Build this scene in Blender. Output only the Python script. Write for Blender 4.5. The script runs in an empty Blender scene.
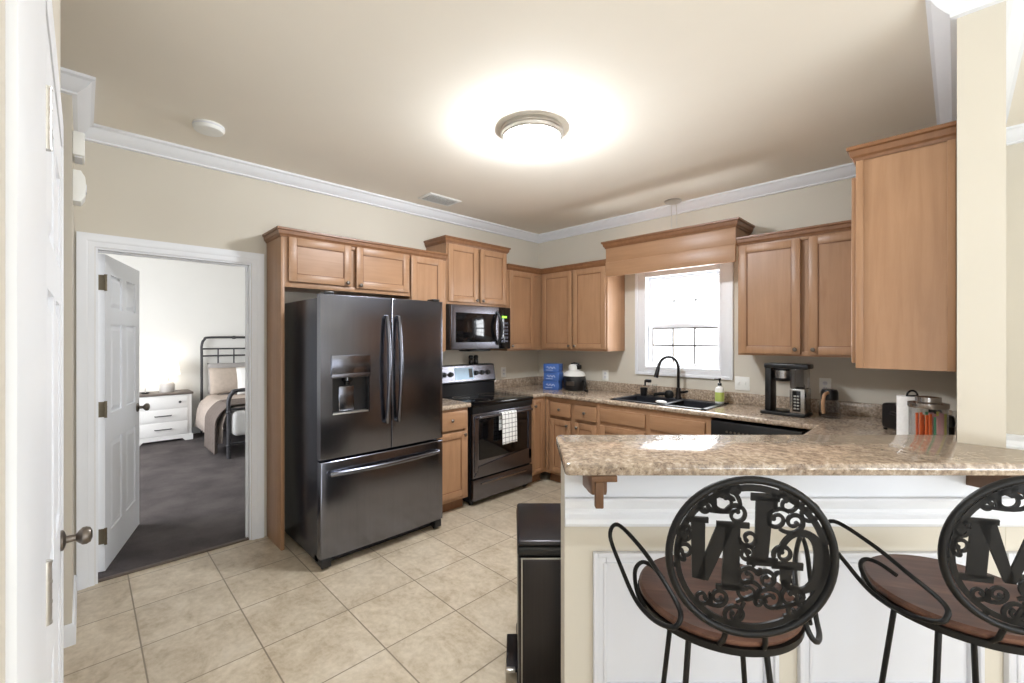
import bpy, bmesh, math, random
from mathutils import Vector, Matrix

S = bpy.context.scene
COL = S.collection
PI = math.pi
random.seed(7)

# ------------------------------------------------------------------ camera, world, light, exposure
YAW = math.radians(45.54)          # heading of the camera, counter-clockwise from +Y
CAM_H = 1.48
FPX = 436.6                        # focal length in pixels of a 1024 wide frame
cam_d = bpy.data.cameras.new('camera')
cam = bpy.data.objects.new('camera', cam_d)
COL.objects.link(cam)
cam.location = (0, 0, CAM_H)
cam.rotation_euler = (PI / 2, 0, YAW)
cam_d.sensor_width = 36.0
cam_d.lens = FPX / 1024 * 36.0
cam_d.shift_y = -(341.5 - 338.4) / 1024
cam_d.clip_start = 0.02
S.camera = cam

S.view_settings.view_transform = 'Standard'
S.view_settings.look = 'None'
S.view_settings.gamma = 1.0
S.view_settings.use_curve_mapping = False
S.view_settings.exposure = 0.45

wd = bpy.data.worlds.new('overcast_sky')
S.world = wd
wd.use_nodes = True
bg = wd.node_tree.nodes['Background']
bg.inputs['Color'].default_value = (0.93, 0.96, 1.0, 1)
bg.inputs['Strength'].default_value = 2.3

def area_light(name, loc, rot, sx, sy, power, color=(1, 1, 1), portal=False):
    d = bpy.data.lights.new(name, 'AREA')
    d.shape = 'RECTANGLE'
    d.size, d.size_y, d.energy, d.color = sx, sy, power, color
    o = bpy.data.objects.new(name, d)
    COL.objects.link(o)
    o.location, o.rotation_euler = loc, rot
    if portal:
        d.cycles.is_portal = True
    return o

# added fill strips inside the two dining windows, tilted upwards to brighten the ceiling;
# daylight of the sink window; added fill for the bedroom, out of view
area_light('ceiling_fill_east', (2.92, 0.6, 0.62), (0, PI / 2 + 1.25, 0), 0.5, 3.4, 68, (0.86, 0.94, 1.0))
area_light('ceiling_fill_south', (1.5, -2.92, 0.62), (PI / 2 + 1.25, 0, 0), 2.5, 0.5, 63, (0.86, 0.94, 1.0))
area_light('daylight_sink_window', (-1.82, 4.16, 1.62), (-PI / 2, 0, 0), 0.66, 0.84, 26, (0.95, 0.98, 1.0))
area_light('bedroom_fill', (-6.0, -1.56, 1.45), (PI / 2, 0, 0), 2.2, 1.5, 95, (0.96, 0.98, 1.0))
LAMP_DOME = 132.0

# ------------------------------------------------------------------ materials
MATS = {}

def new_mat(name):
    m = bpy.data.materials.new(name)
    m.use_nodes = True
    MATS[name] = m
    return m, m.node_tree, m.node_tree.nodes['Principled BSDF']

def srgb(r, g, b):
    f = lambda c: (c / 255 / 12.92) if c / 255 <= 0.04045 else ((c / 255 + 0.055) / 1.055) ** 2.4
    return (f(r), f(g), f(b), 1)

def plain(name, rgb, rough=0.5, metal=0.0, noise=0.04, scale=20, bump=0.0, spec=0.5, coat=0.0, stretch=None):
    m, t, p = new_mat(name)
    c = srgb(*rgb)
    tc = t.nodes.new('ShaderNodeTexCoord')
    n = t.nodes.new('ShaderNodeTexNoise')
    n.inputs['Scale'].default_value = scale
    n.inputs['Detail'].default_value = 4
    src = tc.outputs['Object']
    if stretch:
        mp = t.nodes.new('ShaderNodeMapping')
        mp.inputs['Scale'].default_value = stretch
        t.links.new(src, mp.inputs['Vector'])
        src = mp.outputs['Vector']
    t.links.new(src, n.inputs['Vector'])
    r = t.nodes.new('ShaderNodeValToRGB')
    r.color_ramp.elements[0].position = 0.3
    r.color_ramp.elements[1].position = 0.7
    r.color_ramp.elements[0].color = tuple(max(0, x * (1 - noise)) for x in c[:3]) + (1,)
    r.color_ramp.elements[1].color = tuple(min(1, x * (1 + noise)) for x in c[:3]) + (1,)
    t.links.new(n.outputs['Fac'], r.inputs['Fac'])
    t.links.new(r.outputs['Color'], p.inputs['Base Color'])
    p.inputs['Roughness'].default_value = rough
    p.inputs['Metallic'].default_value = metal
    p.inputs['Specular IOR Level'].default_value = spec
    if coat:
        p.inputs['Coat Weight'].default_value = coat
        p.inputs['Coat Roughness'].default_value = 0.08
    if bump:
        b = t.nodes.new('ShaderNodeBump')
        b.inputs['Strength'].default_value = bump
        b.inputs['Distance'].default_value = 0.01
        t.links.new(n.outputs['Fac'], b.inputs['Height'])
        t.links.new(b.outputs['Normal'], p.inputs['Normal'])
    return m

def glow(name, rgb, strength):
    m, t, p = new_mat(name)
    p.inputs['Base Color'].default_value = srgb(*rgb)
    p.inputs['Emission Color'].default_value = srgb(*rgb)
    p.inputs['Emission Strength'].default_value = strength
    return m

def glass(name, tint=(1, 1, 1), rough=0.02, refl=0.12):
    m, t, p = new_mat(name)
    t.nodes.remove(p)
    out = t.nodes['Material Output']
    a = t.nodes.new('ShaderNodeBsdfTransparent')
    a.inputs['Color'].default_value = (*tint, 1)
    g = t.nodes.new('ShaderNodeBsdfGlossy')
    g.inputs['Roughness'].default_value = rough
    lw = t.nodes.new('ShaderNodeLayerWeight')
    lw.inputs['Blend'].default_value = refl
    mx = t.nodes.new('ShaderNodeMixShader')
    t.links.new(lw.outputs['Facing'], mx.inputs['Fac'])
    t.links.new(a.outputs[0], mx.inputs[1])
    t.links.new(g.outputs[0], mx.inputs[2])
    t.links.new(mx.outputs[0], out.inputs['Surface'])
    return m

def ramp(t, fac, stops):
    r = t.nodes.new('ShaderNodeValToRGB')
    e = r.color_ramp.elements
    e[0].position, e[0].color = stops[0][0], srgb(*stops[0][1])
    e[1].position, e[1].color = stops[-1][0], srgb(*stops[-1][1])
    for pos, c in stops[1:-1]:
        k = e.new(pos)
        k.color = srgb(*c)
    t.links.new(fac, r.inputs['Fac'])
    return r.outputs['Color']

def noise_node(t, vec, scale, detail=5, rough=0.55, dist=0.0):
    n = t.nodes.new('ShaderNodeTexNoise')
    n.inputs['Scale'].default_value = scale
    n.inputs['Detail'].default_value = detail
    n.inputs['Roughness'].default_value = rough
    n.inputs['Distortion'].default_value = dist
    t.links.new(vec, n.inputs['Vector'])
    return n.outputs['Fac']

def mapped(t, scale, loc=(0, 0, 0)):
    tc = t.nodes.new('ShaderNodeTexCoord')
    mp = t.nodes.new('ShaderNodeMapping')
    mp.inputs['Scale'].default_value = scale
    mp.inputs['Location'].default_value = loc
    t.links.new(tc.outputs['Object'], mp.inputs['Vector'])
    return mp.outputs['Vector']

def mix(t, fac, a, b, mode='MIX'):
    m = t.nodes.new('ShaderNodeMix')
    m.data_type = 'RGBA'
    m.blend_type = mode
    if isinstance(fac, float):
        m.inputs[0].default_value = fac
    else:
        t.links.new(fac, m.inputs[0])
    t.links.new(a, m.inputs[6])
    t.links.new(b, m.inputs[7])
    return m.outputs[2]

def wood(name, lo, mid, hi, scale, rough=0.38):
    m, t, p = new_mat(name)
    v = mapped(t, scale)
    f = noise_node(t, v, 1.0, 6, 0.6, 0.6)
    c = ramp(t, f, [(0.25, lo), (0.5, mid), (0.75, hi)])
    v2 = mapped(t, (3.0, 3.0, 3.0))
    f2 = noise_node(t, v2, 1.2, 3)
    c2 = ramp(t, f2, [(0.3, tuple(x * 0.95 for x in mid)), (0.7, tuple(min(255, x * 1.04) for x in mid))])
    t.links.new(mix(t, 0.5, c, c2), p.inputs['Base Color'])
    p.inputs['Roughness'].default_value = rough
    return m

wood('maple', (147, 108, 77), (165, 126, 94), (180, 142, 109), (28, 28, 2.2))
wood('maple_long', (145, 106, 75), (163, 124, 92), (178, 140, 107), (2.2, 28, 28))
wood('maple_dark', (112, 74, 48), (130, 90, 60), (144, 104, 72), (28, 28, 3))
wood('corbel_wood', (80, 54, 36), (108, 76, 51), (132, 97, 67), (30, 30, 5), 0.5)
wood('seat_wood', (44, 28, 21), (90, 59, 46), (142, 102, 82), (4, 34, 34), 0.42)
wood('nightstand_top', (84, 76, 72), (104, 95, 90), (122, 112, 106), (20, 3, 20), 0.5)
plain('wall_cream', (211, 204, 190), 0.7, noise=0.012, scale=3)
plain('ceiling_tan', (242, 235, 222), 0.85, noise=0.01, scale=3)
plain('bedroom_wall', (238, 238, 236), 0.8, noise=0.01, scale=3)
plain('white_trim', (236, 238, 242), 0.4, noise=0.01, scale=4)
plain('white_panel', (222, 223, 228), 0.5, noise=0.012, scale=4)
plain('white_plastic', (240, 240, 236), 0.35, noise=0.01)
plain('black_plastic', (22, 22, 24), 0.35, noise=0.08)
plain('black_gloss', (12, 12, 14), 0.08, noise=0.03)
plain('black_iron', (13, 12, 12), 0.45, noise=0.15, scale=60, spec=0.3)
plain('black_rubber', (20, 20, 20), 0.7)
plain('black_steel', (122, 124, 133), 0.2, metal=1.0, noise=0.05, scale=3, stretch=(60, 60, 0.6))
plain('black_steel_side', (74, 76, 86), 0.25, metal=0.6, noise=0.08, scale=26, bump=0.04)
plain('steel', (178, 176, 174), 0.25, metal=1.0, noise=0.05)
plain('oven_steel', (126, 126, 134), 0.27, metal=1.0, noise=0.05, scale=3, stretch=(60, 60, 0.6))
plain('pewter', (120, 112, 104), 0.35, metal=0.9, noise=0.06)
plain('nickel', (208, 206, 202), 0.35, metal=1.0)
plain('hinge_metal', (120, 110, 92), 0.4, metal=0.8)
plain('bronze_black', (34, 32, 33), 0.3, metal=0.7)
plain('sink_black', (34, 36, 42), 0.45, noise=0.15, scale=180)
plain('trash_steel', (62, 60, 62), 0.28, metal=0.85, noise=0.05, scale=3, stretch=(50, 50, 1))
plain('box_blue', (68, 104, 172), 0.45, noise=0.06)
plain('box_mark', (206, 216, 236), 0.5)
plain('soap_green', (190, 206, 110), 0.3)
plain('paper', (246, 245, 242), 0.9, bump=0.08, scale=70)
plain('orange_straw', (240, 118, 62), 0.4)
plain('green_straw', (96, 186, 152), 0.4)
plain('pink_straw', (240, 186, 194), 0.4)
plain('yellow_straw', (242, 236, 128), 0.4)
plain('lilac_straw', (212, 208, 238), 0.4)
plain('handle_tan', (176, 138, 104), 0.5)
plain('bed_iron', (70, 70, 74), 0.5, metal=0.4)
plain('linen', (184, 172, 164), 0.9, noise=0.06, scale=30, bump=0.2)
plain('throw_grey', (112, 102, 97), 0.95, noise=0.1, scale=40, bump=0.3)
plain('pillow_grey', (165, 162, 162), 0.9, noise=0.05, bump=0.2)
plain('pillow_tan', (188, 175, 164), 0.9, noise=0.07, bump=0.2)
plain('pillow_white', (240, 240, 240), 0.9, noise=0.02, bump=0.1)
plain('ceramic_white', (196, 192, 190), 0.35)
plain('painted_white', (240, 240, 240), 0.45, noise=0.01)
plain('threshold_brown', (96, 84, 76), 0.6)
glass('pane_glass')
glass('clear_glass', (0.965, 0.975, 0.98), 0.03, 0.12)
glass('tank_glass', (0.66, 0.68, 0.72), 0.12, 0.5)
glass('smoke_glass', (0.74, 0.76, 0.79), 0.03, 0.2)
glow('lamp_dome', (242, 248, 255), LAMP_DOME)
glow('lamp_shade_lit', (255, 248, 236), 2.2)
glow('clock_green', (150, 255, 60), 1.0)
glow('display_blue', (176, 200, 220), 0.25)

# speckled laminate worktop
m, t, p = new_mat('granite')
v = mapped(t, (1, 1, 1))
f1 = noise_node(t, v, 7, 6, 0.62, 0.8)
c1 = ramp(t, f1, [(0.3, (84, 66, 54)), (0.43, (140, 114, 92)), (0.56, (188, 166, 140)), (0.7, (118, 94, 76))])
f2 = noise_node(t, v, 55, 4, 0.7)
c2 = ramp(t, f2, [(0.38, (48, 39, 36)), (0.46, (128, 108, 92)), (0.55, (190, 170, 147)), (0.66, (232, 221, 206))])
f3 = noise_node(t, v, 120, 2, 0.5)
c3 = ramp(t, f3, [(0.3, (62, 54, 52)), (0.42, (190, 176, 160))])
cc = mix(t, 0.58, c1, c2)
cc = mix(t, 0.3, cc, c3)
t.links.new(cc, p.inputs['Base Color'])
p.inputs['Roughness'].default_value = 0.11

# square floor tiles
m, t, p = new_mat('floor_tile')
T = 0.4155
v = mapped(t, (1, 1, 1), (2.324 + 10 * T, -1.029 + 20 * T, 0))
br = t.nodes.new('ShaderNodeTexBrick')
br.offset = 0.0
br.squash = 1.0
br.inputs['Scale'].default_value = 1.0
br.inputs['Brick Width'].default_value = T
br.inputs['Row Height'].default_value = T
br.inputs['Mortar Size'].default_value = 0.0035
br.inputs['Mortar Smooth'].default_value = 0.1
br.inputs['Bias'].default_value = 0.0
br.inputs['Color1'].default_value = (0.93, 0.93, 0.93, 1)
br.inputs['Color2'].default_value = (1.05, 1.05, 1.05, 1)
br.inputs['Mortar'].default_value = (1, 1, 1, 1)
t.links.new(v, br.inputs['Vector'])
v2 = mapped(t, (1.0, 1.5, 1))
f1 = noise_node(t, v2, 4.5, 8, 0.68, 0.5)
c1 = ramp(t, f1, [(0.28, (146, 128, 104)), (0.43, (184, 168, 144)), (0.58, (204, 190, 168)), (0.75, (214, 203, 186))])
f2 = noise_node(t, v, 30, 4, 0.6)
c2 = ramp(t, f2, [(0.32, (158, 142, 118)), (0.62, (210, 197, 177))])
tile = mix(t, 0.3, c1, c2)
tile = mix(t, 1.0, tile, br.outputs['Color'], 'MULTIPLY')
gr = t.nodes.new('ShaderNodeRGB')
gr.outputs[0].default_value = srgb(134, 120, 102)
t.links.new(mix(t, br.outputs['Fac'], tile, gr.outputs[0]), p.inputs['Base Color'])
p.inputs['Roughness'].default_value = 0.34
bp = t.nodes.new('ShaderNodeBump')
bp.invert = True
bp.inputs['Strength'].default_value = 0.4
bp.inputs['Distance'].default_value = 0.004
t.links.new(br.outputs['Fac'], bp.inputs['Height'])
t.links.new(bp.outputs['Normal'], p.inputs['Normal'])

# carpet
m, t, p = new_mat('carpet')
v = mapped(t, (1, 1, 1))
f1 = noise_node(t, v, 260, 3, 0.7)
c1 = ramp(t, f1, [(0.3, (46, 42, 45)), (0.7, (108, 101, 104))])
f2 = noise_node(t, v, 3.0, 4)
c2 = ramp(t, f2, [(0.35, (60, 55, 56)), (0.65, (104, 97, 97))])
t.links.new(mix(t, 0.5, c1, c2), p.inputs['Base Color'])
p.inputs['Roughness'].default_value = 1.0
bp = t.nodes.new('ShaderNodeBump')
bp.inputs['Strength'].default_value = 0.6
bp.inputs['Distance'].default_value = 0.01
t.links.new(f1, bp.inputs['Height'])
t.links.new(bp.outputs['Normal'], p.inputs['Normal'])

# woven towel with a thin dark check
m, t, p = new_mat('towel_check')
v = mapped(t, (1, 1, 1), (0.013, 0.0, 0.013))
br = t.nodes.new('ShaderNodeTexBrick')
br.offset = 0.0
br.inputs['Scale'].default_value = 1.0
br.inputs['Brick Width'].default_value = 0.042
br.inputs['Row Height'].default_value = 0.042
br.inputs['Mortar Size'].default_value = 0.0024
br.inputs['Color1'].default_value = srgb(236, 236, 234)
br.inputs['Color2'].default_value = srgb(236, 236, 234)
br.inputs['Mortar'].default_value = srgb(70, 70, 74)
sp = t.nodes.new('ShaderNodeSeparateXYZ')
cb = t.nodes.new('ShaderNodeCombineXYZ')
t.links.new(v, sp.inputs[0])
t.links.new(sp.outputs[0], cb.inputs[0])
t.links.new(sp.outputs[2], cb.inputs[1])
t.links.new(cb.outputs[0], br.inputs['Vector'])
t.links.new(br.outputs['Color'], p.inputs['Base Color'])
p.inputs['Roughness'].default_value = 0.95

# ------------------------------------------------------------------ mesh helpers
class MB:
    def __init__(self):
        self.bm = bmesh.new()

    def box(self, x0, x1, y0, y1, z0, z1, bev=0.0, seg=2):
        r = bmesh.ops.create_cube(self.bm, size=1.0)
        vs = r['verts']
        bmesh.ops.scale(self.bm, verts=vs, vec=(abs(x1 - x0), abs(y1 - y0), abs(z1 - z0)))
        bmesh.ops.translate(self.bm, verts=vs, vec=((x0 + x1) / 2, (y0 + y1) / 2, (z0 + z1) / 2))
        if bev:
            es = list({e for q in vs for e in q.link_edges})
            bmesh.ops.bevel(self.bm, geom=es, offset=bev, segments=seg, affect='EDGES', profile=0.5)
        return self

    def prism(self, poly, a, b, plane='xy', bev=0.0):
        def P(u, w, h):
            return {'xy': (u, w, h), 'xz': (u, h, w), 'yz': (h, u, w)}[plane]
        lo = [self.bm.verts.new(P(u, w, a)) for u, w in poly]
        hi = [self.bm.verts.new(P(u, w, b)) for u, w in poly]
        fs = [self.bm.faces.new(lo[::-1]), self.bm.faces.new(hi)]
        n = len(poly)
        for i in range(n):
            fs.append(self.bm.faces.new((lo[i], lo[(i + 1) % n], hi[(i + 1) % n], hi[i])))
        bmesh.ops.recalc_face_normals(self.bm, faces=fs)
        if bev:
            es = list({e for f in fs[:2] for e in f.edges})
            bmesh.ops.bevel(self.bm, geom=es, offset=bev, segments=2, affect='EDGES', profile=0.5)
        return self

    def frame(self, x0, x1, z0, z1, w_, y0, y1, bev=0.0, parts='lrtb'):
        a = x0 + (w_ if 'l' in parts else 0)
        b = x1 - (w_ if 'r' in parts else 0)
        if 'l' in parts: self.box(x0, x0 + w_, y0, y1, z0, z1, bev)
        if 'r' in parts: self.box(x1 - w_, x1, y0, y1, z0, z1, bev)
        if 't' in parts: self.box(a, b, y0, y1, z1 - w_, z1, bev)
        if 'b' in parts: self.box(a, b, y0, y1, z0, z0 + w_, bev)
        return self

    def lathe(self, prof, c=(0, 0, 0), n=32, axis='z', cap=True):
        rings = []
        def P(r, h, a):
            x, y = r * math.cos(a), r * math.sin(a)
            q = {'z': (x, y, h), 'y': (x, h, y), 'x': (h, x, y)}[axis]
            return (q[0] + c[0], q[1] + c[1], q[2] + c[2])
        for r, h in prof:
            rings.append([self.bm.verts.new(P(max(r, 1e-4), h, 2 * PI * k / n)) for k in range(n)])
        fs = []
        for A, B in zip(rings, rings[1:]):
            for k in range(n):
                fs.append(self.bm.faces.new((A[k], A[(k + 1) % n], B[(k + 1) % n], B[k])))
        if cap:
            fs.append(self.bm.faces.new(rings[0][::-1]))
            fs.append(self.bm.faces.new(rings[-1]))
        bmesh.ops.recalc_face_normals(self.bm, faces=fs)
        return self

    def cyl(self, c, r, h, axis='z', n=24):
        return self.lathe([(r, 0), (r, h)], c, n, axis)

    def tube(self, pts, r, n=8, closed=False, flat=None):
        P = [Vector(q) for q in pts]
        m = len(P)
        T = []
        for i in range(m):
            if closed:
                d = P[(i + 1) % m] - P[i - 1]
            else:
                d = P[min(i + 1, m - 1)] - P[max(i - 1, 0)]
            T.append(d.normalized())
        up = Vector((0, 0, 1)) if abs(T[0].z) < 0.9 else Vector((1, 0, 0))
        if flat:
            up = Vector(flat)
        nrm = (up - T[0] * up.dot(T[0])).normalized()
        rings = []
        for i in range(m):
            nrm = (nrm - T[i] * nrm.dot(T[i])).normalized()
            bi = T[i].cross(nrm)
            rr = r[i] if isinstance(r, (list, tuple)) else r
            rings.append([self.bm.verts.new(P[i] + nrm * (rr * math.cos(2 * PI * k / n)) + bi * (rr * math.sin(2 * PI * k / n))) for k in range(n)])
        fs = []
        rng = range(m) if closed else range(m - 1)
        for i in rng:
            A, B = rings[i], rings[(i + 1) % m]
            best = 0
            if closed and i == m - 1:
                best = min(range(n), key=lambda s: sum((A[k].co - B[(k + s) % n].co).length for k in range(n)))
            for k in range(n):
                fs.append(self.bm.faces.new((A[k], A[(k + 1) % n], B[(k + 1 + best) % n], B[(k + best) % n])))
        if not closed:
            fs.append(self.bm.faces.new(rings[0][::-1]))
            fs.append(self.bm.faces.new(rings[-1]))
        bmesh.ops.recalc_face_normals(self.bm, faces=fs)
        return self

    def ball(self, c, rx, ry, rz, n=20, m=12):
        r = bmesh.ops.create_uvsphere(self.bm, u_segments=n, v_segments=m, radius=1)
        bmesh.ops.scale(self.bm, verts=r['verts'], vec=(rx, ry, rz))
        bmesh.ops.translate(self.bm, verts=r['verts'], vec=c)
        return self

    def moulding(self, path, prof, closed=False):
        """path: xy points, prof: (out, z) with 'out' to the left of travel; mitred at the corners."""
        P = [Vector((a, b)) for a, b in path]
        m = len(P)
        secs = []
        for i in range(m):
            a = (P[i] - P[i - 1]).normalized() if (i > 0 or closed) else None
            b = (P[(i + 1) % m] - P[i]).normalized() if (i < m - 1 or closed) else None
            a = a or b
            b = b or a
            na, nb = Vector((-a.y, a.x)), Vector((-b.y, b.x))
            mv = (na + nb)
            mv = mv / max(1e-6, 1 + na.dot(nb))
            secs.append([self.bm.verts.new((P[i].x + mv.x * o, P[i].y + mv.y * o, z)) for o, z in prof])
        fs = []
        k = len(prof)
        for i in (range(m) if closed else range(m - 1)):
            A, B = secs[i], secs[(i + 1) % m]
            for j in range(k):
                fs.append(self.bm.faces.new((A[j], A[(j + 1) % k], B[(j + 1) % k], B[j])))
        if not closed:
            fs.append(self.bm.faces.new(secs[0]))
            fs.append(self.bm.faces.new(secs[-1][::-1]))
        bmesh.ops.recalc_face_normals(self.bm, faces=fs)
        return self

    def grid(self, fn, nu, nv):
        V = [[self.bm.verts.new(fn(i / nu, j / nv)) for j in range(nv + 1)] for i in range(nu + 1)]
        for i in range(nu):
            for j in range(nv):
                self.bm.faces.new((V[i][j], V[i + 1][j], V[i + 1][j + 1], V[i][j + 1]))
        return self

    def xform(self, M):
        bmesh.ops.transform(self.bm, matrix=M, verts=self.bm.verts[:])
        return self

    def build(self, name, mat, parent=None, loc=(0, 0, 0), rotz=0, smooth=35, solid=0):
        me = bpy.data.meshes.new(name)
        self.bm.to_mesh(me)
        self.bm.free()
        if smooth:
            me.shade_smooth()
            me.set_sharp_from_angle(angle=math.radians(smooth))
        me.materials.append(MATS[mat])
        o = bpy.data.objects.new(name, me)
        COL.objects.link(o)
        o.location = loc
        o.rotation_euler = (0, 0, rotz)
        if parent:
            o.parent = parent
        if solid:
            md = o.modifiers.new('thickness', 'SOLIDIFY')
            md.thickness = solid
            md.offset = 0
        return o

def tag(o, label=None, cat=None, group=None, kind=None):
    if label: o['label'] = label
    if cat: o['category'] = cat
    if group: o['group'] = group
    if kind: o['kind'] = kind
    return o

def thing(name, label, cat, loc=(0, 0, 0), rotz=0, group=None, kind=None):
    o = bpy.data.objects.new(name, None)
    o.empty_display_size = 0.1
    COL.objects.link(o)
    o.location = loc
    o.rotation_euler = (0, 0, rotz)
    return tag(o, label, cat, group, kind)

def struct(name, mb, mat, label=None, cat=None, **k):
    return tag(mb.build(name, mat, **k), label, cat, kind='structure')

def copy_tree(o, parent=None):
    c = o.copy()
    COL.objects.link(c)
    if parent:
        c.parent = parent
    for ch in list(o.children):
        copy_tree(ch, c)
    return c

def spline(pts, k=8, closed=False):
    P = [Vector(q) for q in pts]
    n = len(P)
    out = []
    rng = range(n) if closed else range(n - 1)
    for i in rng:
        if closed:
            a, b, c, d = P[i - 1], P[i], P[(i + 1) % n], P[(i + 2) % n]
        else:
            a, b, c, d = P[max(i - 1, 0)], P[i], P[i + 1], P[min(i + 2, n - 1)]
        for s in range(k):
            u = s / k
            out.append(0.5 * ((2 * b) + (c - a) * u + (2 * a - 5 * b + 4 * c - d) * u * u + (3 * b - a - 3 * c + d) * u ** 3))
    if not closed:
        out.append(P[-1])
    return out

CY, SY = math.cos(YAW), math.sin(YAW)
def R2(X, Z):
    """a plan point given across / along the 45 degree axis of the breakfast bar"""
    return (-SY * Z + CY * X, CY * Z + SY * X)

# ------------------------------------------------------------------ the room
WX, NY, H = -3.63, 4.02, 2.743
TH = 0.12
DY0, DY1, DZ = 0.05, 0.88, 2.03           # bedroom doorway
WX0, WX1, WZ0, WZ1 = -2.19, -1.455, 1.19, 2.10   # sink window opening
BX = -8.3

struct('floor', MB().box(WX - 0.02, 3.3, -3.3, NY + 0.1, -0.1, 0), 'floor_tile', 'beige square stone tile floor of the kitchen', 'floor', smooth=0)
struct('floor_bedroom', MB().box(BX - 0.1, WX - 0.02, -1.6, 4.2, -0.1, 0.006), 'carpet', 'dark grey carpet beyond the open doorway', 'carpet', smooth=0)
struct('trim_threshold', MB().box(WX - 0.045, WX - 0.012, DY0, DY1, -0.01, 0.011, 0.003), 'threshold_brown', 'thin dark strip between tile and carpet in the doorway', 'threshold')
struct('ceiling', MB().box(BX - 0.1, 3.3, -3.3, NY + 0.1, H, H + 0.1), 'ceiling_tan', 'flat tan painted ceiling', 'ceiling', smooth=0)

w = MB()
w.box(WX - TH, WX, -0.16, DY0, 0, H).box(WX - TH, WX, DY1, NY + 0.1, 0, H).box(WX - TH, WX, DY0, DY1, DZ, H)
struct('wall_west', w, 'wall_cream', 'cream wall with the bedroom doorway and the refrigerator', 'wall', smooth=0)
w = MB()
w.box(WX, WX0, NY, NY + 0.1, 0, H).box(WX1, 3.3, NY, NY + 0.1, 0, H)
w.box(WX0, WX1, NY, NY + 0.1, 0, WZ0).box(WX0, WX1, NY, NY + 0.1, WZ1, H)
struct('wall_north', w, 'wall_cream', 'cream wall with the window over the sink', 'wall', smooth=0)
PY = 2.29                                   # end of the stub wall right of the kitchen
struct('wall_right', MB().box(0, 0.12, PY, NY, 0, H), 'wall_cream', 'cream wall end standing at the right end of the bar', 'wall', smooth=0)
# block of wall left of the doorway and the hall beyond it
struct('wall_left', MB().box(WX - TH, -3.0, -2.6, -0.04, 0, H), 'wall_cream', 'cream wall corner left of the bedroom doorway', 'wall', smooth=0)
w = MB()
w.box(-1.98, -1.86, -0.16, -0.052, 0, H).box(-1.05, -0.1, -0.16, -0.052, 0, H).box(-1.86, -1.05, -0.16, -0.052, 2.05, H)
w.box(-0.2, -0.1, -3.3, -0.16, 0, H)
struct('wall_pantry', w, 'wall_cream', 'pale wall around the door at the left edge', 'wall', smooth=0)
struct('wall_hall', MB().box(-3.0, -1.9, -2.7, -2.6, 0, H).box(-1.98, -1.9, -2.6, -0.16, 0, H), 'wall_cream', 'cream hall walls left of the kitchen', 'wall', smooth=0)
# dining room shell behind the camera with its two wide windows
w = MB()
EX = 3.2
w.box(EX, EX + 0.1, -3.3, -1.2, 0, H).box(EX, EX + 0.1, 2.4, NY, 0, H).box(EX, EX + 0.1, -1.2, 2.4, 0, 0.35).box(EX, EX + 0.1, -1.2, 2.4, 2.45, H)
struct('wall_east', w, 'wall_cream', 'cream dining room wall with the wide window', 'wall', smooth=0)
w = MB()
w.box(-0.1, 0.2, -3.3, -3.2, 0, H).box(2.8, EX, -3.3, -3.2, 0, H).box(0.2, 2.8, -3.3, -3.2, 0, 0.35).box(0.2, 2.8, -3.3, -3.2, 2.45, H)
struct('wall_south', w, 'wall_cream', 'cream dining room wall behind the camera', 'wall', smooth=0)
# bedroom shell
struct('wall_bedroom_west', MB().box(BX - 0.1, BX, -1.6, 4.2, 0, H), 'bedroom_wall', 'white bedroom wall behind the nightstand', 'wall', smooth=0)
struct('wall_bedroom_north', MB().box(BX, WX - TH, 4.1, 4.2, 0, H), 'bedroom_wall', 'white far side wall of the bedroom', 'wall', smooth=0)
struct('wall_bedroom_south', MB().box(BX, -7.1, -1.6, -1.5, 0, H).box(-4.9, WX - TH, -1.6, -1.5, 0, H).box(-7.1, -4.9, -1.6, -1.5, 0, 0.7).box(-7.1, -4.9, -1.6, -1.5, 2.2, H), 'bedroom_wall', 'white near side wall of the bedroom', 'wall', smooth=0)
struct('wall_bedroom_east', MB().box(WX - TH - 0.012, WX - TH - 0.001, -1.5, DY0 - 0.03, 0, H).box(WX - TH - 0.012, WX - TH - 0.001, DY1 + 0.02, 4.1, 0, H).box(WX - TH - 0.012, WX - TH - 0.001, DY0 - 0.03, DY1 + 0.02, DZ + 0.02, H), 'bedroom_wall', 'white bedroom side of the doorway wall', 'wall', smooth=0)

# crown moulding
CROWN = [(0, H), (0.082, H), (0.082, H - 0.014), (0.068, H - 0.022), (0.052, H - 0.045), (0.030, H - 0.066), (0.018, H - 0.074), (0.018, H - 0.084), (0, H - 0.088)]
c = MB().moulding([(0.12, NY), (0.12, PY), (0, PY), (0, NY), (WX, NY), (WX, -0.04), (-3.0, -0.04), (-3.0, -2.6)], [(a, b) for a, b in CROWN])
struct('trim_1', c, 'white_trim', 'white crown moulding running round the kitchen ceiling', 'crown moulding', smooth=25)
c = MB().moulding([(EX, NY), (0.12, NY)], CROWN)
struct('trim_2', c, 'white_trim', 'white crown moulding in the room right of the wall end', 'crown moulding', smooth=25)

# chair rail and white wainscot in the room on the right
RAIL = [(0, 0.90), (0.022, 0.90), (0.028, 0.893), (0.022, 0.878), (0.014, 0.862), (0.014, 0.835), (0.02, 0.826), (0.014, 0.815), (0, 0.81)]
c = MB().moulding([(EX, NY), (0.12, NY)], RAIL)
c.box(0.121, EX, NY - 0.008, NY, 0.0, 0.82)
struct('trim_3', c, 'white_trim', 'white chair rail and wainscot right of the wall end', 'chair rail', smooth=25)

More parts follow.
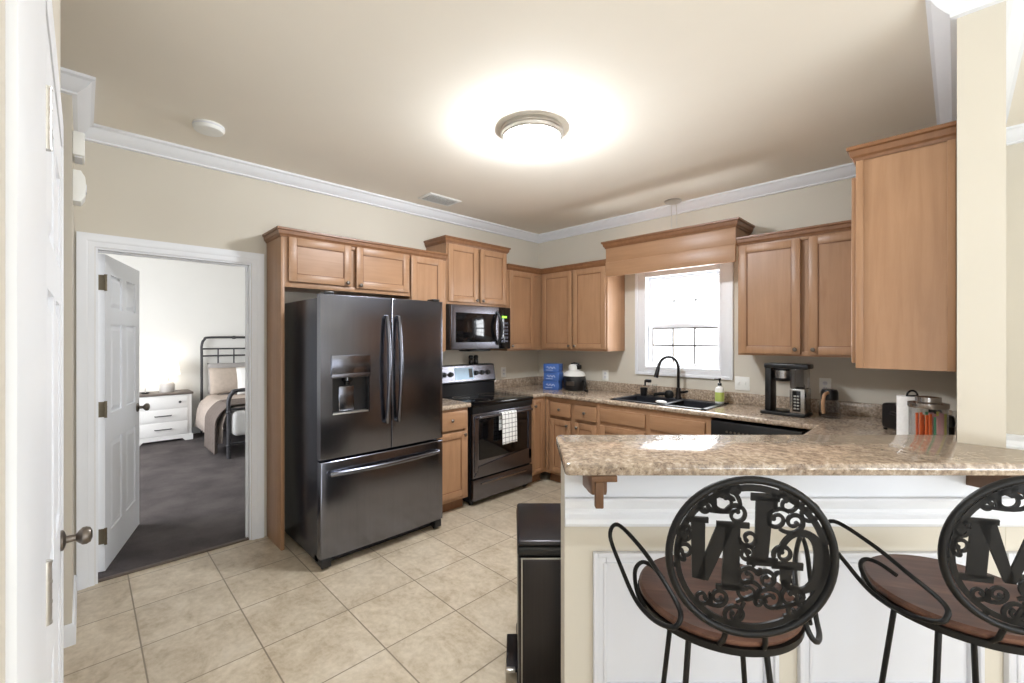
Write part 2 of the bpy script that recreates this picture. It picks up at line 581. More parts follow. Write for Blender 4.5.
def base(name, path, label):
    pr = [(0, 0), (0.014, 0), (0.014, 0.085), (0.008, 0.1), (0, 0.102)]
    struct(name, MB().moulding(path, pr), 'white_trim', label, 'baseboard', smooth=25)
base('baseboard_left', [(-3.0, -2.6), (-3.0, -0.04), (-3.6, -0.04)][::-1], 'white baseboard wrapping the wall corner left of the doorway')
base('baseboard_bedroom', [(BX, 4.1), (BX, -1.5)], 'white baseboard behind the nightstand and bed')

# bedroom doorway casing + jamb
CW = 0.078
def casing_piece(mb, y0, y1, z0, z1, sgn=1):
    mb.box(WX, WX + 0.016, y0, y1, z0, z1, 0.004)
w = MB()
prof = [(0.0, 0.0), (0.010, 0.0), (0.012, 0.012), (0.012, 0.03), (0.017, 0.04), (0.02, 0.064), (0.02, CW), (0.0, CW)]
def casing(mb, y0, y1, zt, x=WX, d=1):
    """U shaped door casing around an opening, stepped profile (out, width)"""
    def ring(o, wd):
        return [(x + d * o, y0 - wd, 0.0), (x + d * o, y0 - wd, zt + wd), (x + d * o, y1 + wd, zt + wd), (x + d * o, y1 + wd, 0.0)]
    rows = [[mb.bm.verts.new(q) for q in ring(o, wd)] for o, wd in prof]
    fs = []
    k = len(rows)
    for i in range(k):
        A, B = rows[i], rows[(i + 1) % k]
        for j in range(3):
            fs.append(mb.bm.faces.new((A[j], A[j + 1], B[j + 1], B[j])))
    fs.append(mb.bm.faces.new([r[0] for r in rows]))
    fs.append(mb.bm.faces.new([r[3] for r in rows][::-1]))
    bmesh.ops.recalc_face_normals(mb.bm, faces=fs)
casing(w, DY0 - 0.002, DY1 + 0.002, DZ)
w.box(WX - TH, WX - 0.001, DY0 - 0.004, DY0 + 0.012, 0, DZ - 0.012).box(WX - TH, WX - 0.001, DY1 - 0.012, DY1 + 0.004, 0, DZ - 0.012).box(WX - TH, WX - 0.001, DY0 - 0.004, DY1 + 0.004, DZ - 0.012, DZ + 0.004)
w.box(WX - 0.075, WX - 0.05, DY1 - 0.022, DY1 - 0.012, 0, DZ - 0.022).box(WX - 0.075, WX - 0.05, DY0 + 0.012, DY1 - 0.012, DZ - 0.022, DZ - 0.012)
struct('trim_4', w, 'white_trim', 'white casing and jamb of the bedroom doorway', 'door casing', smooth=25)

# six panel door, local x along the slab from the hinge, y = thickness, z up
def panel_door(name, label, width, height, loc, rotz, hinge_side_out, knob_x, knob_sides=(1, -1), hinges=(0.22, 1.02, 1.82), ks=1.0, kz=0.93, hmat='hinge_metal'):
    d = thing(name, label, 'door', loc, rotz, kind='structure')
    t_ = 0.035
    mb = MB()
    st = 0.11
    midx = width / 2
    cols = [(st, midx - 0.05), (midx + 0.05, width - st)]
    rows = [(0.22, 0.80), (0.98, 1.56), (1.66, height - 0.12)]
    # stiles and rails
    mb.box(0, st, 0, t_, 0, height).box(width - st, width, 0, t_, 0, height).box(midx - 0.05, midx + 0.05, 0, t_, 0, height)
    zs = [0] + [q for r in rows for q in r] + [height]
    for a, b in zip(zs[0::2], zs[1::2]):
        for x0, x1 in cols:
            mb.box(x0, x1, 0, t_, a, b)
    for x0, x1 in cols:
        for z0, z1 in rows:
            mb.box(x0, x1, 0.011, t_ - 0.011, z0, z1)
            # raised field with sloping margins on both faces
            for s0, s1 in ((0.011, 0.002), (t_ - 0.011, t_ - 0.002)):
                A = [(x0 + 0.012, s0, z0 + 0.012), (x1 - 0.012, s0, z0 + 0.012), (x1 - 0.012, s0, z1 - 0.012), (x0 + 0.012, s0, z1 - 0.012)]
                i = 0.04
                B = [(x0 + i, s1, z0 + i), (x1 - i, s1, z0 + i), (x1 - i, s1, z1 - i), (x0 + i, s1, z1 - i)]
                va = [mb.bm.verts.new(q) for q in A]
                vb = [mb.bm.verts.new(q) for q in B]
                fs = [mb.bm.faces.new(vb)] + [mb.bm.faces.new((va[k], va[(k + 1) % 4], vb[(k + 1) % 4], vb[k])) for k in range(4)]
                bmesh.ops.recalc_face_normals(mb.bm, faces=fs)
                if (fs[0].normal.y > 0) != (s1 > t_ / 2):
                    bmesh.ops.reverse_faces(mb.bm, faces=fs)
    mb.build('door_slab', 'white_trim', d, smooth=0)
    for s in knob_sides:
        k = MB()
        y = 0 if s < 0 else t_
        pr = [(0.033, 0), (0.033, 0.006), (0.026, 0.010), (0.012, 0.014), (0.011, 0.036), (0.020, 0.043), (0.028, 0.052), (0.029, 0.062), (0.024, 0.072), (0.010, 0.077)]
        k.lathe([(r * ks, s * h * ks) for r, h in pr], (knob_x, y, kz), 24, 'y')
        k.build('door_knob', 'pewter', d)
    for hz in hinges:
        k = MB()
        yk = hinge_side_out
        k.cyl((-0.004, yk, hz - 0.05), 0.007, 0.1, 'z', 12)
        k.box(-0.002, 0.0025, min(0.002, yk) if yk < 0 else 0.004, t_ - 0.004 if yk < 0 else yk, hz - 0.048, hz + 0.048)
        for q in (0.05, 0.0165, -0.0165, -0.05):
            k.cyl((-0.004, yk, hz + q - 0.002), 0.0078, 0.004, 'z', 12)
        k.build('hinge', hmat, d)
    return d

# the open bedroom door: hinge at the left jamb, swung into the bedroom
ang = math.atan2(0.238, -0.837)
panel_door('door_1', 'white six-panel bedroom door standing open in the doorway', 0.80, 2.0, (WX - TH - 0.016, 0.097, 0.012), ang, -0.004, 0.735)
# the closed pantry door at the left edge, seen almost edge on
pd = panel_door('door_2', 'white six-panel door seen edge-on at the left edge with pewter knob', 0.80, 2.03, (-1.052, -0.047, 0.012), PI, -0.003, 0.74, (-1,), (0.25, 1.05, 1.83), 0.86, 0.89, 'nickel')
w = MB()
w.box(-1.94, -1.858, -0.054, -0.044, 0, 2.05, 0.003).box(-1.044, -0.62, -0.054, -0.044, 0, 2.05, 0.003)
w.box(-1.94, -0.62, -0.054, -0.044, 2.05, 2.14, 0.003)
struct('trim_5', w, 'white_trim', 'white casing of the door at the left edge', 'door casing', smooth=25)

# two white boxes on the wall end left of the doorway
k = thing('door_chime', 'white rectangular door chime box high on the left wall, under the crown', 'door chime', (-3.2, -0.04, 2.42))
MB().box(-0.08, 0.08, 0, 0.045, -0.01, 0.11, 0.006).build('chime_cover', 'white_plastic', k)
MB().box(-0.06, 0.06, 0.008, 0.036, -0.016, -0.009).build('grille', 'white_panel', k)
k = thing('alarm_sounder', 'white rounded alarm box on the left wall below the chime box', 'alarm', (-3.2, -0.04, 2.18))
MB().prism([(0, 0), (0.03, 0.0), (0.046, 0.03), (0.05, 0.08), (0.046, 0.13), (0.03, 0.16), (0, 0.16)], -0.06, 0.06, 'yz', 0.004).build('sounder_cover', 'white_plastic', k)
MB().box(-0.03, 0.03, 0.045, 0.052, 0.06, 0.10, 0.002).build('sounder_window', 'white_panel', k)

# ------------------------------------------------------------------ sink window
wn = thing('window_1', 'white double-hung window over the sink with a bright view', 'window', (0, 0, 0), kind='structure')
w = MB()
cw = 0.1
w.box(WX0 - cw, WX0, NY - 0.014, NY, WZ0 - 0.07, WZ1 + cw, 0.003).box(WX1, WX1 + cw, NY - 0.014, NY, WZ0 - 0.07, WZ1 + cw, 0.003)
w.box(WX0, WX1, NY - 0.014, NY, WZ1, WZ1 + cw, 0.003).box(WX0, WX1, NY - 0.014, NY, WZ0 - 0.07, WZ0, 0.003)
w.frame(WX0 - cw - 0.002, WX1 + cw + 0.002, WZ0 - 0.072, WZ1 + cw + 0.002, 0.026, NY - 0.024, NY, 0.004)
w.build('window_casing', 'white_trim', wn)
w = MB()
w.frame(WX0 - 0.001, WX1 + 0.001, WZ0 - 0.001, WZ1 + 0.001, 0.013, NY - 0.016, NY + 0.1)
w.build('window_jamb', 'white_trim', wn)
def sash(z0, z1, y, name, bars, dark):
    s = MB()
    a, b = WX0 + 0.014, WX1 - 0.014
    f = 0.036
    s.frame(a, b, z0, z1, f, y, y + 0.03, 0.003)
    so = s.build(name, 'white_trim', wn)
    q = MB()
    w3 = (b - a - 2 * f) / 3
    for k in (1, 2):
        q.box(a + f + w3 * k - 0.008, a + f + w3 * k + 0.008, y + 0.016, y + 0.022, z0 + f, z1 - f)
    q.box(a + f, b - f, y + 0.016, y + 0.022, (z0 + z1) / 2 - 0.007, (z0 + z1) / 2 + 0.007)
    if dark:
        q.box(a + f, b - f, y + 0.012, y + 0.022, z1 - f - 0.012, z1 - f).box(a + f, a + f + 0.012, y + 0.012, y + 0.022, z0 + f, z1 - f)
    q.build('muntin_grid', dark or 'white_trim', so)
    MB().box(a + f, b - f, y + 0.023, y + 0.026, z0 + f, z1 - f).build('window_pane', 'pane_glass', so)
ZM = 1.62
sash(WZ0 + 0.014, ZM, NY + 0.045, 'lower_sash', 2, 'pewter')
sash(ZM - 0.02, WZ1 - 0.014, NY + 0.068, 'upper_sash', 2, None)

# dining room windows behind the camera
wn2 = thing('window_2', 'wide dining room window facing the bar', 'window', kind='structure')
w = MB()
for k in range(4):
    y = -1.2 + 3.6 * k / 3
    w.box(EX - 0.01, EX + 0.06, y - 0.05, y + 0.05, 0.35, 2.45)
w.box(EX - 0.01, EX + 0.06, -1.25, 2.45, 0.30, 0.40).box(EX - 0.01, EX + 0.06, -1.25, 2.45, 2.40, 2.50).box(EX + 0.01, EX + 0.05, -1.2, 2.4, 1.36, 1.42)
w.build('window_frame', 'white_trim', wn2)
MB().box(EX + 0.03, EX + 0.034, -1.2, 2.4, 0.35, 2.45).build('window_pane', 'pane_glass', wn2)
wn3 = thing('window_3', 'wide window behind the camera', 'window', kind='structure')
w = MB()
for k in range(3):
    x = 0.2 + 2.6 * k / 2
    w.box(x - 0.05, x + 0.05, -3.26, -3.19, 0.35, 2.45)
w.box(0.15, 2.85, -3.26, -3.19, 0.30, 0.40).box(0.15, 2.85, -3.26, -3.19, 2.40, 2.50).box(0.2, 2.8, -3.25, -3.21, 1.36, 1.42)
w.build('window_frame', 'white_trim', wn3)
MB().box(0.2, 2.8, -3.234, -3.23, 0.35, 2.45).build('window_pane', 'pane_glass', wn3)

wn4 = thing('window_4', 'wide unseen bedroom window added for the fill light', 'window', kind='structure')  # added out of view as an opening for the bedroom fill light
w = MB()
for x in (-7.1, -6.0, -4.9):
    w.box(x - 0.04, x + 0.04, -1.53, -1.48, 0.7, 2.2)
w.box(-7.14, -4.86, -1.53, -1.48, 0.64, 0.7).box(-7.14, -4.86, -1.53, -1.48, 2.2, 2.27)
w.build('window_frame', 'white_trim', wn4)
MB().box(-7.1, -4.9, -1.512, -1.508, 0.7, 2.2).build('window_pane', 'pane_glass', wn4)

# ------------------------------------------------------------------ cabinets (local x = right seen from the front, y = into the cabinet, z up)
RW, RN, RE = PI / 2, 0.0, -PI / 2

def knob_mb(x, z, y=0.0):
    return MB().lathe([(0.007, y), (0.006, y - 0.012), (0.014, y - 0.017), (0.015, y - 0.023), (0.010, y - 0.028), (0.002, y - 0.029)], (x, 0, z), 16, 'y')

def cab_door(parent, x0, x1, z0, z1, knob=None, name='door', y=-0.02, flat=False):
    mb = MB()
    st = min(0.055, (x1 - x0) * 0.24)
    sr = min(st, (z1 - z0) * 0.24)
    if flat:
        mb.box(x0, x1, y, 0, z0, z1, 0.005)
        i = 0.018
        A = [(x0 + i, y, z0 + i), (x1 - i, y, z0 + i), (x1 - i, y, z1 - i), (x0 + i, y, z1 - i)]
        B = [(x0 + 2 * i, y - 0.004, z0 + 2 * i), (x1 - 2 * i, y - 0.004, z0 + 2 * i), (x1 - 2 * i, y - 0.004, z1 - 2 * i), (x0 + 2 * i, y - 0.004, z1 - 2 * i)]
        va = [mb.bm.verts.new(q) for q in A]
        vb = [mb.bm.verts.new(q) for q in B]
        mb.bm.faces.new(vb)
        for k in range(4):
            mb.bm.faces.new((va[k], va[(k + 1) % 4], vb[(k + 1) % 4], vb[k]))
    else:
        mb.box(x0, x0 + st, y, 0, z0, z1, 0.004).box(x1 - st, x1, y, 0, z0, z1, 0.004)
        mb.box(x0 + st - 0.001, x1 - st + 0.001, y, 0, z0, z0 + sr, 0.004).box(x0 + st - 0.001, x1 - st + 0.001, y, 0, z1 - sr, z1, 0.004)
        mb.box(x0 + st - 0.004, x1 - st + 0.004, y + 0.010, 0, z0 + sr - 0.004, z1 - sr + 0.004)
    d = mb.build(name, 'maple_long' if (flat or (x1 - x0) > 1.3 * (z1 - z0)) else 'maple', parent)
    if not flat:
        b = 0.007
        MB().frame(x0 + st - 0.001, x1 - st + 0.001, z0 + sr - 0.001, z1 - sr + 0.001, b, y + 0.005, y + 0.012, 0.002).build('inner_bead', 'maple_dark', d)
    if knob:
        knob_mb(knob[0], knob[1], y).build('knob', 'pewter', d)
    return d

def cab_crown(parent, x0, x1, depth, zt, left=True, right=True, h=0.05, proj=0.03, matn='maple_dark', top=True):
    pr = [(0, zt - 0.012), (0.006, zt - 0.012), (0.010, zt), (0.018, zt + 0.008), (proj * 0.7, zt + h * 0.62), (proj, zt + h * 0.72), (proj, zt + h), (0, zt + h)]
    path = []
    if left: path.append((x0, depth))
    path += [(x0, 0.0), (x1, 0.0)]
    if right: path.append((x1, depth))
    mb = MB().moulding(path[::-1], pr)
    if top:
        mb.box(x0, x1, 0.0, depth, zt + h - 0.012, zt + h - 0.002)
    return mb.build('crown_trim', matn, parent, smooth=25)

def cabinet(name, label, loc, rot, width, depth, z0, z1, doors, cat='cabinet', group=None, crown=None, toe=0.0, sides=None):
    c = thing(name, label, cat, loc, rot, group)
    mb = MB()
    e = 0.0004
    mb.box(e, width - e, 0.018, depth, z0 + toe, z1)
    # face frame
    fw = 0.035
    mb.box(e, fw, 0, 0.02, z0 + toe, z1, 0.002).box(width - fw, width - e, 0, 0.02, z0 + toe, z1, 0.002)
    mb.box(e, width - e, 0.0005, 0.02, z0 + toe, z0 + toe + fw, 0.002).box(e, width - e, 0.0005, 0.02, z1 - fw, z1, 0.002)
    mb.build('cabinet_body', 'maple', c)
    if toe:
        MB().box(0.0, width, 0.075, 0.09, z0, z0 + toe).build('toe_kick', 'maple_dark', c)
    for d in doors:
        cab_door(c, *d)
    if crown:
        cab_crown(c, 0, width, depth, z1, *crown)
    return c

FXW = -3.30                       # face of the west wall cabinets
UPZ, UPT = 1.35, 2.212
# tall panel + cabinet over the refrigerator
c = cabinet('wall_cabinet', 'maple cabinet over the refrigerator with tall side panel and three doors', (FXW, 1.005, 0), RW, 1.378, -FXW + WX if False else 0.329, 1.842, 2.205,
            [(0.022, 0.475, 1.882, 2.195, (0.44, 1.905)), (0.515, 0.985, 1.872, 2.195, (0.545, 1.895))], crown=(False, False))
MB().box(-0.024, 0.0, -0.002, 0.329, 0.0, 2.205, 0.002).build('side_panel', 'maple', c)
cab_crown(c, -0.024, 1.378, 0.329, 2.205, True, False)
for o in [q for q in c.children if q.name.startswith('crown_trim')][:1]:
    bpy.data.objects.remove(o)
MB().box(1.0, 1.378, 0.0, 0.329, 1.36, 1.842).build('cabinet_body', 'maple', c)
cab_door(c, 1.005, 1.335, 1.38, 2.195)
# microwave cabinet
cabinet('wall_cabinet', 'raised maple cabinet with two doors above the microwave', (FXW, 2.387, 0), RW, 0.775, 0.329, 1.80, 2.375,
        [(0.015, 0.37, 1.825, 2.36, (0.345, 1.85)), (0.40, 0.755, 1.825, 2.36, (0.425, 1.85))], crown=(True, True))
# corner cabinets
cabinet('wall_cabinet', 'maple corner cabinet with one door right of the microwave', (FXW, 3.166, 0), RW, 0.85, 0.329, UPZ, UPT,
        [(0.02, 0.40, UPZ + 0.02, UPT - 0.015, (0.05, UPZ + 0.05))], crown=(False, False))
cabinet('wall_cabinet', 'maple two-door wall cabinet between room corner and sink window', (-3.298, 3.70, 0), RN, 0.878, 0.319, UPZ, UPT,
        [(0.035, 0.445, UPZ + 0.02, UPT - 0.015, (0.415, UPZ + 0.05)), (0.462, 0.862, UPZ + 0.02, UPT - 0.015, (0.49, UPZ + 0.05))], crown=(False, True))
# right of the window
cabinet('wall_cabinet', 'maple two-door wall cabinet above the coffee maker, right of the window', (-1.215, 3.70, 0), RN, 0.90, 0.319, UPZ, 2.225,
        [(0.012, 0.425, UPZ + 0.015, 2.2, (0.395, UPZ + 0.05)), (0.475, 0.885, UPZ + 0.015, 2.2, (0.505, UPZ + 0.05))], crown=(True, False))
# cabinet on the stub wall, its end panel faces the camera
c = cabinet('wall_cabinet', 'large maple wall cabinet at upper right, its plain side panel facing us', (-0.312, 3.99, 0), RE, 1.56, 0.311, UPZ, 2.27,
        [(0.36, 0.75, UPZ + 0.02, 2.2, (0.72, UPZ + 0.05)), (0.765, 1.14, UPZ + 0.02, 2.2, (0.795, UPZ + 0.05)), (1.155, 1.53, UPZ + 0.02, 2.2, (1.185, UPZ + 0.05))], crown=(False, True))
MB().box(1.56, 1.566, 0.0, 0.026, UPZ, 2.27, 0.002).box(1.56, 1.566, 0.285, 0.309, UPZ, 2.27, 0.002).build('edge_stile', 'maple', c)
# valance box above the window
c = thing('window_valance', 'maple box valance over the sink window, crown on top', 'valance', (-2.418, 3.665, 0), RN)
mb = MB()
W_ = 1.198
mb.box(0, W_, 0, 0.02, 2.215, 2.385, 0.002).box(0, W_, -0.008, 0.02, 2.085, 2.222, 0.004).box(0.004, 0.022, 0.02, 0.354, 2.26, 2.385).box(W_ - 0.022, W_ - 0.004, 0.02, 0.354, 2.28, 2.385)
mb.build('valance_board', 'maple_long', c)
cab_crown(c, 0, W_, 0.35, 2.37, True, True, 0.055, 0.035, 'maple_dark', False)

# ------------------------------------------------------------------ base cabinets
CZ = 0.92
BFW = -2.985                       # face of the west base cabinets
BTOP = CZ - 0.038
cabinet('base_cabinet', 'narrow maple base cabinet between refrigerator and range', (BFW, 2.0, 0), RW, 0.39, 0.64, 0, BTOP,
        [(0.02, 0.365, 0.705, 0.862, (0.20, 0.79), 'drawer', -0.02, True), (0.02, 0.365, 0.13, 0.685, (0.335, 0.655))], toe=0.1)
cabinet('base_cabinet', 'maple corner base cabinet right of the range', (BFW, 3.20, 0), RW, 0.215, 0.64, 0, BTOP,
        [(0.015, 0.155, 0.13, 0.862, (0.03, 0.8))], toe=0.1)
cabinet('base_cabinet', 'maple base cabinet with two drawers left of the sink', (-2.984, 3.415, 0), RN, 0.66, 0.60, 0, BTOP,
        [(0.075, 0.335, 0.70, 0.835, (0.205, 0.77), 'drawer', -0.02, True), (0.385, 0.64, 0.70, 0.835, (0.51, 0.77), 'drawer', -0.02, True),
         (0.075, 0.335, 0.13, 0.665, (0.30, 0.62)), (0.385, 0.64, 0.13, 0.665, (0.42, 0.62))], toe=0.1)
def sinkbase():
    c = thing('base_cabinet', 'maple base cabinet with two false fronts under the sink', 'cabinet', (-2.323, 3.415, 0), RN)
    mb = MB()
    mb.box(0, 0.035, 0.02, 0.585, 0.12, BTOP).box(0.975, 1.01, 0.02, 0.585, 0.12, BTOP).box(0.001, 1.009, 0.02, 0.585, 0.1, 0.12).box(0.0, 1.01, 0.585, 0.6, 0.1, BTOP)
    mb.box(0, 1.01, 0, 0.02, 0.1, BTOP)
    mb.build('cabinet_body', 'maple', c)
    MB().box(0, 1.01, 0.075, 0.09, 0, 0.1).build('toe_kick', 'maple_dark', c)
    for x0, x1, kx in ((0.015, 0.47, 0.44), (0.515, 0.97, 0.545)):
        cab_door(c, x0, x1, 0.715, 0.835, None, 'false_front', -0.02, True)
        cab_door(c, x0, x1, 0.13, 0.68, (kx, 0.62))
sinkbase()
# dishwasher
c = thing('dishwasher', 'black dishwasher under the counter right of the sink cabinet', 'dishwasher', (-1.31, 3.41, 0), RN)
MB().box(0, 0.60, 0.02, 0.58, 0.1, 0.86).build('dishwasher_body', 'black_plastic', c)
MB().box(0.004, 0.596, -0.015, 0.02, 0.12, 0.70, 0.006).build('door', 'black_gloss', c)
q = MB().box(0.004, 0.596, -0.022, 0.02, 0.705, 0.862, 0.008).build('control_panel', 'black_plastic', c)
kk = MB()
for i in range(7):
    kk.cyl((0.12 + i * 0.028, -0.022, 0.79), 0.008, -0.004, 'y', 12)
kk.build('buttons', 'pewter', q)
MB().box(0.33, 0.5, -0.024, -0.02, 0.775, 0.805, 0.004).build('handle_recess', 'black_gloss', q)
MB().box(0, 0.6, 0.07, 0.08, 0.0, 0.1).build('toe_kick', 'black_plastic', c)
# base cabinet on the right leg
cabinet('base_cabinet', 'maple base cabinet under the counter of the stub wall', (-0.60, 3.40, 0), RE, 1.0, 0.597, 0, BTOP,
        [(0.02, 0.48, 0.13, 0.84, (0.45, 0.8)), (0.52, 0.97, 0.13, 0.84, (0.55, 0.8))], toe=0.1)

# ------------------------------------------------------------------ worktops
def slab_edge_prof(z1, t_):
    return z1 - t_, z1

SX0, SX1, SY0, SY1 = -2.205, -1.385, 3.462, 3.925      # sink cut-out
FY = 3.385
ct = thing('worktop', 'brown speckled L-shaped worktop around the sink with low backsplash', 'worktop', (0, 0, CZ))
mb = MB()
z0 = -0.038
mb.box(WX + 0.001, SX0, FY + 0.012, NY - 0.001, z0, 0).box(SX1, -0.001, FY + 0.012, NY - 0.001, z0, 0)
mb.box(SX0, SX1, FY + 0.012, SY0, z0, 0).box(SX0, SX1, SY1, NY - 0.001, z0, 0)
mb.box(WX + 0.001, -2.967, 3.198, FY + 0.012, z0, 0)
CXR = -0.632
leg = [(-0.001, FY + 0.012), (CXR + 0.012, FY + 0.012), (CXR + 0.012, 1.73), (-0.001, 2.37)]
mb.prism(leg, z0, 0)
# rounded front nosing
NOSE = [(0, -0.0), (0.007, -0.002), (0.012, -0.008), (0.012, -0.030), (0.007, -0.036), (0, -0.038)]
mb.moulding([(CXR + 0.012, 1.75), (CXR + 0.012, FY + 0.012), (-2.967, FY + 0.012), (-2.967, 3.198)], [(a, b) for a, b in NOSE])
mb.build('counter_slab', 'granite', ct, smooth=40)
bs = MB()
bs.box(WX + 0.001, -0.022, NY - 0.022, NY - 0.001, 0, 0.095, 0.003)
bs.box(WX + 0.001, WX + 0.022, 3.198, NY - 0.02, 0, 0.095, 0.003)
bs.box(-0.022, -0.001, 2.40, NY - 0.02, 0, 0.095, 0.003)
bs.build('backsplash', 'granite', ct)
c2 = thing('worktop', 'small brown speckled worktop piece between refrigerator and range', 'worktop', (0, 0, CZ))
mb = MB()
mb.box(WX + 0.001, -2.967, 2.0, 2.402, z0, 0).moulding([(-2.967, 2.402), (-2.967, 2.0)], NOSE)
mb.build('counter_slab', 'granite', c2, smooth=40)
MB().box(WX + 0.001, WX + 0.022, 2.0, 2.402, 0, 0.095, 0.003).build('backsplash', 'granite', c2)

# ------------------------------------------------------------------ breakfast bar
BZ = 1.10
def poly_round(pts, radii, k=5):
    out = []
    n = len(pts)
    for i, (p, r) in enumerate(zip(pts, radii)):
        P = Vector(p)
        if r <= 0:
            out.append(tuple(P)); continue
        a = (Vector(pts[i - 1]) - P).normalized()
        b = (Vector(pts[(i + 1) % n]) - P).normalized()
        for s in range(k + 1):
            u = s / k
            A, B = P + a * r, P + b * r
            q = A * (1 - u) ** 2 + P * 2 * u * (1 - u) + B * u * u
            out.append(tuple(q))
    return out
ZN, ZF = 1.324, 1.728
x_wall = lambda Z: Z * SY / CY               # X of the plane x = 0 at depth Z
far_x = x_wall(ZF)
# outline in world xy
pA, pB = R2(0.161, ZN), R2(0.172, ZF)
pC = R2(far_x - 0.002, ZF)
pD = (-0.002, PY - 0.002)
pN = R2(1.88, ZN)
o2 = poly_round([pA, pN, (0.372, PY - 0.002), pD, pC, pB], [0.018, 0, 0, 0, 0, 0.03])
def inset(poly, d):
    n = len(poly)
    out = []
    for i in range(n):
        P = Vector(poly[i])
        a = (P - Vector(poly[i - 1])).normalized()
        b_ = (Vector(poly[(i + 1) % n]) - P).normalized()
        na, nb = Vector((-a.y, a.x)), Vector((-b_.y, b_.x))
        m_ = (na + nb) / max(0.3, 1 + na.dot(nb))
        out.append(P + m_ * d)
    return out
b = MB()
layers = []
for d, z in ((0.006, -0.038), (0.002, -0.036), (0.0, -0.031), (0.0, -0.008), (0.002, -0.003), (0.008, 0.0)):
    layers.append([b.bm.verts.new((q.x, q.y, BZ + z)) for q in inset(o2, d)])
fs = [b.bm.faces.new(layers[0][::-1]), b.bm.faces.new(layers[-1])]
for A, B in zip(layers, layers[1:]):
    for k in range(len(A)):
        fs.append(b.bm.faces.new((A[k], A[(k + 1) % len(A)], B[(k + 1) % len(A)], B[k])))
bmesh.ops.recalc_face_normals(b.bm, faces=fs)
bar = b.build('bar_worktop', 'granite', smooth=40)
tag(bar, 'raised brown speckled bar top in front, behind the two stools', 'bar top')
def barbox(mb, X0, X1, Z0, Z1, z0, z1, bev=0.0):
    mb.box(X0, X1, Z0, Z1, z0, z1, bev)
WZF, WZB = 1.52, 1.635
XW = 0.183
mb = MB()
barbox(mb, XW, 1.86, WZF, WZB, 0, BZ - 0.0385)
struct('wall_bar', mb, 'wall_cream', 'cream half wall carrying the bar top', 'half wall', rotz=YAW, smooth=0)
# white board above the rail
mb = MB()
mb.box(XW, 1.86, WZF - 0.004, WZF, 0.915, BZ - 0.039)
mb.moulding([(1.86, WZF), (XW + 0.0, WZF)][::1], [(0, 0.93), (0.022, 0.93), (0.026, 0.922), (0.022, 0.902), (0.016, 0.892), (0.02, 0.884), (0.016, 0.874), (0.028, 0.862), (0.030, 0.846), (0.022, 0.834), (0, 0.83)])
struct('trim_6', mb, 'white_trim', 'white chair rail and board under the bar top', 'chair rail', rotz=YAW, smooth=25)
def wainscot(name, X0, X1, z0, z1, label):
    w = MB()
    y = WZF
    w.box(X0 + 0.04, X1 - 0.04, y - 0.003, y, z0 + 0.04, z1 - 0.04)
    w.frame(X0, X1, z0, z1, 0.045, y - 0.012, y, 0.004)
    w.frame(X0 - 0.001, X1 + 0.001, z0 - 0.001, z1 + 0.001, 0.016, y - 0.020, y, 0.004)
    w.frame(X0 + 0.034, X1 - 0.034, z0 + 0.034, z1 - 0.034, 0.0115, y - 0.017, y, 0.003)
    struct(name, w, 'white_panel', label, 'wall panel', rotz=YAW)
kx = WZF / FPX
wainscot('trim_7', (593 - 512) * kx, (776 - 512) * kx, 0.24, 0.74, 'white framed wall panel behind the left stool')
wainscot('trim_8', (797 - 512) * kx, (979 - 512) * kx, 0.24, 0.74, 'white framed wall panel between the two stools')
wainscot('trim_9', (1003 - 512) * kx, 1.845, 0.24, 0.74, 'white framed wall panel at the right edge, behind the right stool')
# corbels under the bar top
def corbel(label, X):
    c = thing('corbel', label, 'corbel', (*R2(X, WZF - 0.004), BZ - 0.0385), YAW)
    t_ = 0.045
    side = [(0, 0), (-0.185, 0), (-0.185, -0.05), (-0.175, -0.062), (-0.15, -0.068), (-0.11, -0.076), (-0.07, -0.08), (-0.04, -0.086), (0, -0.09)]
    MB().prism(side, 0, t_, 'yz', 0.002).build('bracket_body', 'corbel_wood', c)
    MB().box(-0.002, t_ + 0.03, -0.192, 0, -0.018, 0, 0.002).build('top_plate', 'corbel_wood', c)
    MB().box(0.008, t_ - 0.012, -0.195, -0.172, -0.098, -0.018, 0.003).build('drop_finial', 'corbel_wood', c)
corbel('small brown wooden corbel under the left end of the bar top', 0.245)
corbel('brown wooden corbel under the bar top above the right stool', 1.575)

